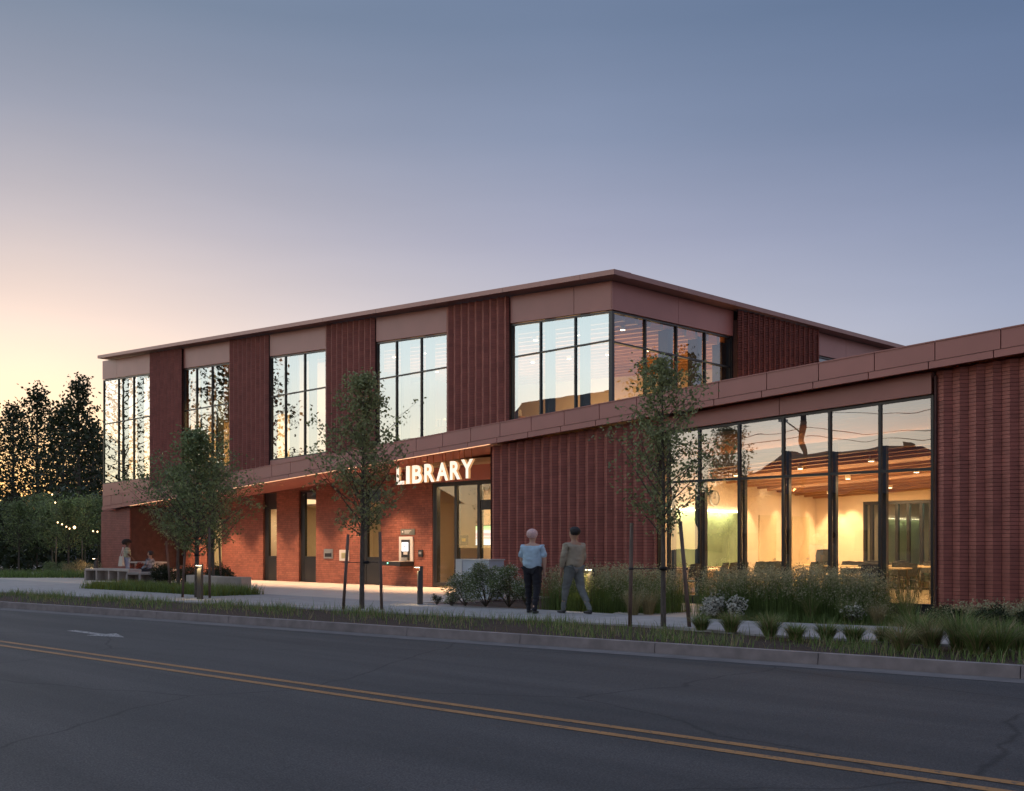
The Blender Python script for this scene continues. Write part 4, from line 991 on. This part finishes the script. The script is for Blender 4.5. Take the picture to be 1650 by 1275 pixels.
for px, Y, h, l_, mm in ((1308,20.0,.62,'green fountain clump below the middle of the glazing','grass'),(1366,19.5,.5,'green fountain clump left of the dry clump','grass'),(1414,19.1,.42,'thin straw coloured clump before the near mullion','straw'),(1460,19.1,.78,'tall fountain clump in front of the lit floor','grass'),(1020,21.5,.6,'orange lit straw clump beside the black glazing edge','straw'),(1045,21.7,.6,'orange lit straw clump nearest the black glazing edge','straw')):
    a, b = GY(px, Y); clump('fountain_grass', l_, a, b, h, 330, .6, .0045, mm, .10, 'fountain grasses in the building bed', m2='straw', seeds=.12)
# shrubs
def shrub(name, label, s, n, rx, ry, h, cnt, leaf, m_, flowers=0, group=None, fm='flower', fs=.035, z=0):
    t = thing(name, label, 'shrub', s, n, z, group=group); st = MB(); f = MB(); fl = MB(); lumps = []
    for k in range(14):
        a = rnd(0,6.283); q = math.sqrt(random.random()); lumps.append((q*math.cos(a)*rx*.75, q*math.sin(a)*ry*.75, h*rnd(.35,.9)*(1-.35*q), rnd(.22,.4)*min(rx,h)))
        st.tube((0,0,0), lumps[-1][:3], .012, .005, k=5, caps=False)
    for k in range(cnt):
        c_ = random.choice(lumps); v = Vector((random.gauss(0,1), random.gauss(0,1), random.gauss(0,1))).normalized()*c_[3]*rnd(.55,1.15)
        p_ = (c_[0]+v.x, c_[1]+v.y, max(.02, c_[2]+v.z)); leafquad(f, p_, leaf*rnd(.6,1.3), leaf*.45)
        if random.random() < flowers:
            q_ = (c_[0]+v.x*1.12, c_[1]+v.y*1.12, max(.05, c_[2]+v.z*1.12))
            for _ in range(3): leafquad(fl, q_, fs, fs*.8, up=.6)
    part('stems', st, M['bark'], t); part('foliage', f, M[m_], t)
    if flowers: part('flowers', fl, M[fm], t, kind='stuff')
    return t
random.seed(9)
for px, Y, rx, h, cnt, l_ in ((750,24.8,.55,1.0,3400,'leftmost white flowering shrub before the pale steel box'),(783,24.5,.6,1.15,4600,'tallest white flowering shrub in front of the pale steel box'),(820,24.2,.6,1.12,4400,'white flowering shrub right of the pale box beside the walkers'),(850,23.8,.4,.9,2200,'small white flowering shrub behind the pink haired walker')):
    a, b = GY(px, Y); shrub('flowering_shrub', l_, a, b, rx, rx, h, cnt, .05, 'leaf2', .20, 'white flowering shrubs left of the walkers', fs=.026)
a, b = GY(704, 25.3); shrub('small_shrub', 'small dark rounded shrub right of the kiosk bollard', a, b, .16, .16, .32, 500, .035, 'leafdark', .05)
a, b = GY(728, 24.9); shrub('small_shrub', 'low flowering shrub at the left edge of the planting', a, b, .2, .2, .30, 600, .035, 'leaf', .12)
a, b = GY(1166, 20.7); shrub('flowering_shrub', 'low mound of dense white flowers under the tall grasses', a, b, .52, .4, .42, 1500, .04, 'leafdark', .75, fs=.045)
a, b = GY(1372, 19.3); shrub('flowering_shrub', 'small tuft of white flowers among the grasses before the lit tables', a, b, .25, .2, .42, 500, .04, 'leaf', .16, fs=.04)
a, b = GY(1545, 18.6); shrub('low_hedge', 'dark low groundcover at the foot of the brick pier', a, b, .9, .5, .32, 2600, .05, 'leafdark')
a, b = GY(1620, 18.3); shrub('low_hedge', 'dark low groundcover past the brick pier', a, b, .9, .5, .34, 2400, .05, 'leafdark')
# left bed
for px, Y, rx, h, cnt, l_, mm in ((262,37,.55,.85,2200,'dusky shrub right of the seated person','leafdark'),(300,35.5,.8,.85,2600,'dark green shrub behind the stakes','leafdark'),(335,34.5,.6,.8,2200,'round shrub behind the upright stake','leafdark'),(362,34,.6,.95,2400,'loose shrub at the end of the seat wall','leafdark'),(95,52,1.3,.7,2400,'low green shrub at the far left path','leaf'),(128,50,1.2,.75,2400,'rounded ochre green shrub left of the finned bench','straw'),(150,47,.7,.7,1600,'ochre grass mound behind the far bollard','straw')):
    a, b = GY(px, Y); shrub('bed_shrub', l_, a, b, rx, rx*.7, h, cnt, .07, mm)
a, b = GY(226, 43.2); shrub('red_shrub', 'red leafed shrub between the standing woman and seated person', a, b, .32, .3, .95, 1400, .06, 'redleaf')
lg = MB()
for k in range(9000):
    px = rnd(150, 372); Y = 35.5-(px-150)/222*5.6; s_, n_ = GY(px, Y); n_ += rnd(-.5, 1.1); lg.cur = 1 if (random.random() < .35+.5*(px < 190)) else 0
    blade(lg, s_, n_, -.02, rnd(.15,.42), rnd(.3,.9), .010, 2)
for k in range(2500):
    px = rnd(0, 150); Y = rnd(47, 50); s_, n_ = GY(px, Y); lg.cur = 0; blade(lg, s_, n_, -.02, rnd(.2,.5), rnd(.3,.8), .015, 2)
tag(part('sedge_bed', lg, [M['grass'], M['lime']]), 'bright sedge planting below the left trees and benches', 'sedge', kind='stuff')
lb_s, lb_n = GY(355, 31.2)
bedm = MB(); q = [GY(150,37.5), GY(372,30.9), GY(398,31.7), GY(300,37), GY(150,41)]
bedm.poly(q, -.02, .03); tag(part('planting_bed', bedm, M['soil']), kind='structure')
# twig lying on the road
a, b = G(1552, 1083, -.15)
t = thing('leafy_twig', 'dry leafy twig lying on the asphalt at the lower right', 'twig', a, b, -.15); f = MB(); f.tube((-.12,-.08,.01),(.12,.06,.02), .004, k=5); part('stem', f, M['bark'], t)
f = MB()
for k in range(9):
    u = -.1+k*.027
    for sd_ in (-1, 1): f.quad((u,u*.6,.015),(u-.02,u*.6+sd_*.04,.03),(u-.06,u*.6+sd_*.085,.02),(u-.035,u*.6+sd_*.035,.012))
part('leaves', f, M['straw'], t)

# ---------------------------------------------------------------- big trees on the left, park beyond
random.seed(17)
bt = [(60,88,15.5,4.6,'tall dark tree at the left edge of the view'),(100,84,13.3,3.6,'dark broad tree second from the left edge'),(128,80,15.0,3.0,'tallest pointed dark tree left of the building'),(150,92,13.0,3.4,'dark tree touching the corner of the building'),(20,95,15,4.5,'dark tree beyond the left edge'),(-40,90,16,5,'farthest left dark tree'),(172,98,12,4,'dark tree behind the building corner')]
for px, Y, H_, R_, l_ in bt:
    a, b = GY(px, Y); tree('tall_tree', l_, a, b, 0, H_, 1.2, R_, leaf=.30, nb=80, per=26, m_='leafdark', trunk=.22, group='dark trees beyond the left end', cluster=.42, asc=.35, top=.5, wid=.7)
for px, Y, l_ in ((84,55,'staked small tree by the left path'),(110,52,'small tree with pale trunk left of the far bench'),(137,58,'small tree hung with string lights by the building corner'),(158,60,'thin small tree at the building corner'),(60,60,'small tree at the far left'),(30,56,'small tree past the left path')):
    a, b = GY(px, Y); tree('park_tree', l_, a, b, 0, rnd(3.4,4.6), 1.3, 1.3, leaf=.12, nb=44, per=46, m_='leaf2', trunk=.06, group='young trees in the left garden', cluster=.17)
for px, Y, l_ in ((90,54.5,'stake of the far left small tree'),(133,56,'leaning stake by the string lit tree'),(163,58,'dark stake at the building corner')):
    a, b = GY(px, Y); stake(l_, (a,b), (a+rnd(-.1,.1), b, 1.9), 'stakes in the left garden')
hd = MB()
for k in range(12000):
    px = rnd(-200, 190); Y = rnd(96, 104); s_, n_ = GY(px, Y); leafquad(hd, (s_, n_, rnd(0,1)**.7*(5.2+math.sin(px*.08)*1.1)), .5, .4)
for k in range(9000):  # added shrub mass that keeps the bright sky off the left end wall
    s_ = rnd(-66, -60); n_ = rnd(4, 40); leafquad(hd, (s_, n_, rnd(0,1)**.8*(4.2+math.sin(n_)*.8)), .35, .28)
for k in range(5000):
    px = rnd(-200, 165); Y = rnd(64, 68); s_, n_ = GY(px, Y); leafquad(hd, (s_, n_, rnd(0,1)*1.1), .2, .12)
tag(part('far_hedge', hd, M['leafdark']), 'dark mass of far shrubbery closing the view at the left, part of it added to shade the end wall', 'hedge', kind='stuff')
s_, n_ = GY(135, 90)
t = thing('distant_house', 'bluish grey low building glimpsed between the small trees', 'building', s_, n_, 0); f = MB(); f.box(-5,5,0,6,0,4.2); part('wall', f, mat('blue_grey_wall', (.16,.2,.26), .8), t)
f = MB(); f.hexa([(-5.4,-.4,4.2),(5.4,-.4,4.2),(5.4,6.4,4.2),(-5.4,6.4,4.2),(-4,3,5.9),(4,3,5.9),(4,3.1,5.9),(-4,3.1,5.9)]); part('roof', f, M['roofm'], t)
for x_ in (-3.5,-1,1.5,3.6):
    f = MB(); f.box(x_-.5,x_+.5,-.03,-.002,1.2,2.6); part('window', f, M['black'], t)
# string lights
M['bulb'] = emat('warm_bulb', (1,.62,.28), 3.5)
t = thing('string_lights', 'string of small warm bulbs between the young trees at the left', 'lights', *GY(110,50), 3, world=True)
prev = None; f = MB()
for k, (px, py) in enumerate(((84,797),(89,810),(93,842),(100,845),(107,849),(112,852),(120,850),(150,856),(157,857))):
    a, b = GY(px, 50); z_ = EYE+(HY-py)/FPX*50; p_ = (a, b, z_)
    if prev: f.tube(prev, p_, .008, k=4)
    q = MB(); r_ = .07 if k == 6 else .036
    q.tube((a,b,z_-r_),(a,b,z_+r_*.2), r_*.5, r_, k=8); q.tube((a,b,z_+r_*.2),(a,b,z_+r_), r_, r_*.3, k=8); part('bulb', q, M['bulb'], t); prev = (a, b, z_+.05)
part('cable', f, M['plastic'], t)

# ================================================================ across the street (mirrored in the glass)
def house(label, s, n, wd, dp, h, rh, wallc, roofc, rot=0, gable=False):
    t = thing('house', label, 'house', s, n, 0, rot, group='houses across the street'); f = MB(); f.box(-wd/2,wd/2,-dp/2,dp/2,0,h)
    part('wall', f, wallc, t); f = MB(); e_ = .5; r_ = 0 if gable else min(wd,dp)/2*.8
    a = [(-wd/2-e_,-dp/2-e_,h),(wd/2+e_,-dp/2-e_,h),(wd/2+e_,dp/2+e_,h),(-wd/2-e_,dp/2+e_,h)]
    f.hexa(a+[(-wd/2-e_+r_,-.05,h+rh),(wd/2+e_-r_,-.05,h+rh),(wd/2+e_-r_,.05,h+rh),(-wd/2-e_+r_,.05,h+rh)]); f.box(wd*.2,wd*.2+.5,-.3,.3,h,h+rh*.95+.35); part('roof', f, roofc, t)
    k = 0
    for x_ in [(-wd/2+1.5+i*2.6) for i in range(int((wd-2)/2.6)+1)]:
        for z_ in ([1.0] if h < 5 else [1.0, 3.9]):
            q = MB(); q.box(x_-.55,x_+.55,dp/2-.01,dp/2+.06,z_,z_+1.4); w_ = part('window', q, M['steeldark'], t)
            q = MB(); q.box(x_-.47,x_+.47,dp/2+.061,dp/2+.07,z_+.08,z_+1.32); part('pane', q, M['black'], w_)
    return t
hw = mat('house_siding', (.25,.22,.18), .8, var=.1); hr = mat('dark_shingles', (.05,.055,.06), .85, var=.3)
house('wide house with dark hip roof across the street', -33, -22, 17, 11, 4.6, 3.2, hw, hr)
house('tall gabled house farther along the opposite side', -62, -26, 14, 12, 8.5, 6.5, hw, hr, gable=True)
house('low shed roofed house at the far end of the opposite side', -92, -24, 16, 11, 6, 4.5, hw, hr)
house('house with brown hip roof behind the viewpoint', -8, -30, 14, 10, 5.0, 3.6, hw, hr)
random.seed(3)
for s_, n_, H_, R_, l_ in ((-20,-19,8,3,'round tree between the two nearer opposite houses'),(-48,-14,11,4,'large street tree across the road'),(-70,3,19,5.0,'tall roadside tree far down the street'),(-80,8,20,5.5,'tallest roadside tree far down the street'),(-63,9,16,4.0,'roadside tree beyond the left garden'),(-90,-6,14,5,'dark tree down the street on the far side'),(-100,5,15,5,'last dark tree down the street')):
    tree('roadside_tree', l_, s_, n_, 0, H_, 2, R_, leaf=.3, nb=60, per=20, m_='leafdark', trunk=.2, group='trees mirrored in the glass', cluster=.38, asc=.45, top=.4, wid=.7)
for s_, n_, H_, l_ in ((9,66,17,'tall dark tree beyond the right face'),(18,74,19,'second tall dark tree beyond the right face')):
    tree('roadside_tree', l_, s_, n_, 0, H_, 2, 4.5, leaf=.34, nb=80, per=34, m_='leafdark', trunk=.25, group='trees mirrored in the glass', cluster=.42, asc=.4, top=.5, wid=.7)
pp_ = [(-28.2,-7.0), (-15.6,-7.6), (-52,-5.2), (8,-8)]
for i, (s_, n_) in enumerate(pp_):
    t = thing('utility_pole', ['wooden utility pole with lamp arm mirrored in the room glass','second wooden utility pole close to the first','utility pole far down the street','utility pole to the right of the viewpoint'][i], 'pole', s_, n_, 0, group='poles across the street')
    f = MB(); f.tube((0,0,0),(.05,0,10.5), .17, .12, k=12); part('pole', f, M['stake'], t)
    f = MB(); f.box(-1.1,1.1,-.06,.06,9.5,9.62); part('crossarm', f, M['stake'], t)
    f = MB(); f.tube((0,.1,7.4),(0,1.9,7.9), .035, k=6); f.box(-.13,.13,1.8,2.5,7.8,7.95); part('lamp_arm', f, M['metal'], t)
t = thing('overhead_wires', 'thin black overhead wires sagging along the street', 'wires', -20, -7, 8, world=True)
for j, (dz, dn) in enumerate(((9.6,-.9),(9.6,.9),(8.6,0),(7.6,0),(7.2,.05))):
    f = MB(); q = sorted(pp_+[(-90,-3.5)])
    for a, b in zip(q, q[1:]):
        pv = None
        for k in range(13):
            u = k/12; p_ = (a[0]+(b[0]-a[0])*u, a[1]+(b[1]-a[1])*u+dn, dz-4*.55*u*(1-u))
            if pv: f.tube(pv, p_, .02, k=4, caps=False)
            pv = p_
    part('wire', f, M['plastic'], t)

# ================================================================ people
def skin(name, pts, edges, mats, parent, sub=2, matf=None):
    """pts: (x,y,z,rx,ry)"""
    me = D.meshes.new('sk'); me.from_pydata([p[:3] for p in pts], edges, []); me.update(); o = D.objects.new('sk', me); COL.objects.link(o)
    mo = o.modifiers.new('s', 'SKIN'); mo.use_smooth_shade = True; sb = o.modifiers.new('d', 'SUBSURF'); sb.levels = sub; sb.render_levels = sub
    me.skin_vertices.new(name='') if not me.skin_vertices else None
    for i, p in enumerate(pts): me.skin_vertices[0].data[i].radius = (p[3], p[4]); me.skin_vertices[0].data[i].use_root = (i == 0)
    bpy.context.view_layer.update(); m2 = D.meshes.new_from_object(o.evaluated_get(bpy.context.evaluated_depsgraph_get())); D.objects.remove(o)
    if name in ('shirt', 'trousers'):
        from mathutils import noise
        ns_ = [v.normal.copy() for v in m2.vertices]
        for v, q_ in zip(m2.vertices, ns_):
            c_ = v.co; v.co = c_+q_*(.014*noise.noise(Vector((c_.x*9, c_.y*9, c_.z*22)))+.006*noise.noise(Vector((c_.x*30, c_.y*30, c_.z*40))))
    m2.materials.clear()
    for m_ in mats: m2.materials.append(m_)
    for p_ in m2.polygons:
        p_.use_smooth = True
        if matf: p_.material_index = matf(p_.center)
    o = D.objects.new(name, m2); COL.objects.link(o); o.parent = parent; return o
def chain(lists):
    pts = []; ed = []; idx = {}
    for l_ in lists:
        pv = None
        for p in l_:
            key = tuple(round(v, 4) for v in p[:3])
            if key not in idx: idx[key] = len(pts); pts.append(p)
            if pv is not None: ed.append((pv, idx[key]))
            pv = idx[key]
    return pts, ed
def person(label, s, n, H, rot, skinc, top, bottom, shoe, hair, stride=.0, arms=((.0,.0),(.0,.0)), hairf=None, sleeve='long', sit=False, look=0.0, z=0):
    """faces -y in its own frame"""
    t = thing('person', label, 'person', s, n, z, rot); k = H/1.75; V = lambda x,y,z,a,b=None: (x*k,y*k,z*k,a*k,(b or a)*k)
    pel = V(0,0,.95,.135,.105); ch_ = V(0,.0,1.28,.150,.105); wa = V(0,0,1.10,.125,.095); ne = V(0,.01,1.47,.055); up = V(0,.0,1.40,.12,.085)
    hy = math.sin(look); hd_ = [V(0,0,1.535,.058), V(0,-.015,1.60,.078,.088), V(0,0,1.68,.080,.095), V(0,.005,1.735,.050,.06)]
    arm_l = []; leg_l = []; arms_c = []; legs_c = []; shoes = []; hands = []
    for i, sx in enumerate((-1, 1)):
        fy = arms[i][0]; bend = arms[i][1]
        sh = V(sx*.185,0,1.39,.062); el = V(sx*.235,-.02+fy*.6,1.12,.046); wr = V(sx*(.22-.10*bend),-.06+fy-.12*bend,.90+.10*bend,.030); hn = V(sx*(.21-.12*bend),-.08+fy*1.15-.16*bend,.82+.10*bend,.032,.018)
        arm_l.append([up, sh, el, wr, hn]); arms_c.append([V(0,0,1.40,.135,.10), V(sx*.185,0,1.395,.074), V(sx*.237,-.02+fy*.6,1.12,.062), (wr[0],wr[1],wr[2]+.01,.047*k,.047*k)])
        for q in range(4):
            x_ = hn[0]+(-.024+.016*q)*k; hands.append([hn, (x_, hn[1]-.008*k, hn[2]-.045*k, .0085*k, .0085*k), (x_*.995, hn[1]+.004*k, hn[2]-(.08+.012*(q in (1,2)))*k, .0075*k, .0075*k)])
        hands.append([hn, (hn[0]-sx*.015*k, hn[1]-.035*k, hn[2]-.02*k, .010*k, .010*k), (hn[0]-sx*.015*k, hn[1]-.045*k, hn[2]-.055*k, .008*k, .008*k)])
        st = stride*sx
        if sit: L_ = [V(sx*.09,0,.93,.095), V(sx*.13,-.42,.95,.062), V(sx*.14,-.45,.55,.05), V(sx*.14,-.44,.48,.036)]
        else: L_ = [V(sx*.085,0,.92,.095), V(sx*.10,-.02-st*.42,.52,.062), V(sx*.10,.03-st*(.95 if st > 0 else 1.25),.12,.036), V(sx*.10,.03-st*(.95 if st > 0 else 1.3),.07,.036)]
        leg_l.append([pel]+L_); legs_c.append([V(0,0,.97,.125,.110)]+[(p[0],p[1],p[2],p[3]*1.22,p[4]*1.22) for p in L_[:3]]+[(L_[3][0],L_[3][1],L_[3][2]-.02*k,.052*k,.056*k)])
        ft = L_[-1]; shoes.append([(ft[0],ft[1]+.05*k,ft[2]-.025*k,.040*k,.042*k), (ft[0],ft[1]-.06*k,ft[2]-.03*k,.042*k,.034*k), (ft[0],ft[1]-.16*k,ft[2]-.04*k,.035*k,.022*k)])
    p_, e_ = chain([[pel, wa, ch_, up, ne]+hd_]+arm_l+leg_l+hands+[[hd_[1], V(0,-.098,1.615,.013), V(0,-.118,1.60,.010)]])
    skin('body', p_, e_, [skinc], t, 2)
    sw_ = [V(0,0,1.46,.082), V(0,0,1.40,.155,.11), V(0,0,1.28,.205,.145), V(0,.0,1.08,.200,.15), V(0,.0,.90,.205,.155)]
    if sleeve == 'short': arms_c = [[a[0], a[1], (a[2][0]*.97,a[2][1],a[2][2]+.03*k,a[2][3]*1.15,a[2][4]*1.15)] for a in arms_c]
    p_, e_ = chain([sw_]+arms_c); skin('shirt', p_, e_, [top], t, 3)
    p_, e_ = chain(legs_c); skin('trousers', p_, e_, [bottom], t, 3)
    for s_h in shoes: p_, e_ = chain([s_h]); skin('shoe', p_, e_, [shoe], t, 2)
    # hair
    hf = hairf or dict(r=.10, z=1.665, y=.02, zs=1.0)
    bm = bmesh.new(); bmesh.ops.create_icosphere(bm, subdivisions=4, radius=hf['r']*k)
    for v in list(bm.verts):
        co = v.co; f_ = 1+.05*math.sin(co.x*95/k)*math.sin(co.y*80/k)*math.sin(co.z*88/k); v.co = Vector((co.x*.92*f_, co.y*1.08*f_, co.z*hf['zs']*f_))
    bmesh.ops.delete(bm, geom=[v for v in bm.verts if v.co.y < -.035*k and v.co.z < hf.get('cut', .035)*k], context='VERTS')
    bmesh.ops.delete(bm, geom=[v for v in bm.verts if v.co.z < -hf.get('low', .07)*k], context='VERTS')
    me = D.meshes.new('hair'); bm.to_mesh(me); bm.free(); me.materials.append(hair)
    for q in me.polygons: q.use_smooth = True
    ho = D.objects.new('hair', me); COL.objects.link(ho); ho.parent = t; ho.location = (0, hf['y']*k, hf['z']*k)
    e = MB()
    for sx in (-1, 1): e.tube((sx*.028*k,-.090*k,1.635*k),(sx*.028*k,-.096*k,1.635*k), .008*k, k=8)
    part('eyes', e, M['plastic'], t, org=(0,0,0))
    e = MB(); e.box(-.02*k,.02*k,-.098*k,-.09*k,1.575*k,1.582*k); part('mouth', e, mat('lips', (.3,.1,.08), .6), t, org=(0,0,0))
    t.scale = (1.12, 1.15, 1)
    return t
sk1 = mat('light_skin', (.55,.33,.24), .55); sk2 = mat('tan_skin', (.42,.24,.15), .55); sk3 = mat('dark_skin', (.13,.07,.045), .5)
cl = lambda n_, c_: mat(n_, c_, .85, var=.12, scale=9, bump=.3, bscale=25)
a, b = GY(858, 22.0)
person('person with pink hair in pale blue shirt and black trousers, back to the street', a, b, 1.72, math.pi+.35, sk1, cl('pale_blue_cotton', (.42,.56,.66)), cl('black_cloth', (.012,.012,.018)), M['plastic'], mat('pink_hair', (.70,.46,.42), .8, var=.3, scale=60, bump=.6, bscale=90), stride=.08, arms=((.0,.15),(.0,.6)), hairf=dict(r=.112, z=1.67, y=.018, zs=1.0, cut=.0, low=.09), sleeve='short')
a, b = GY(925, 21.9)
man = person('person with short dark hair in tan jacket and grey trousers, mid stride', a, b, 1.76, -math.pi/2-.15, sk2, cl('tan_cotton', (.34,.29,.21)), cl('grey_cloth', (.15,.16,.15)), M['plastic'], mat('dark_hair', (.018,.014,.012), .7, bump=.5, bscale=90), stride=.22, arms=((.02,.5),(-.02,.3)), hairf=dict(r=.105, z=1.685, y=.022, zs=.95, cut=.04, low=.085))
a, b = GY(205, 45.5)
person('person with round dark curls, striped top and light jeans, standing by the bench', a, b, 1.62, math.pi*.85, sk3, mat('striped_top', (.20,.28,.22), .85, col2=(.55,.52,.36), scale=5, stretch=(.2,.2,3)), cl('light_jeans', (.28,.38,.55)), M['white_p'], mat('dark_curls', (.03,.02,.014), .9, bump=1, bscale=60, bdist=.03), arms=((-.05,.7),(0,.3)), hairf=dict(r=.175, z=1.69, y=.02, zs=.95, cut=-.03, low=.12), sleeve='short')
t = thing('tote_bag', 'cream cloth tote bag hanging at the side of the standing woman', 'bag', *GY(195.5, 45.2), .55); f = MB(); f.hexa([(-.2,-.05,0),(.2,-.05,0),(.2,.07,0),(-.2,.07,0),(-.14,-.02,.42),(.15,-.02,.42),(.15,.03,.42),(-.14,.03,.42)]); part('bag', f, mat('cream_cloth', (.6,.52,.42), .9), t)
f = MB(); f.tube((-.1,0,.4),(.1,.02,.8), .012, k=6); f.tube((.12,0,.4),(.14,.02,.8), .012, k=6); part('strap', f, M['white_p'], t)
a, b = GY(242, 43.0)
person('person in black and white top seated at the picnic table', a, b, 1.6, -.9, sk2, mat('black_white_top', (.02,.02,.03), .8, col2=(.5,.55,.6), scale=7), cl('dark_trousers', (.03,.03,.04)), M['plastic'], mat('black_hair', (.015,.012,.012), .7), arms=((-.1,.9),(-.1,.9)), sit=True, z=-.42, hairf=dict(r=.11, z=1.68, y=.02, zs=1, cut=.04, low=.10))
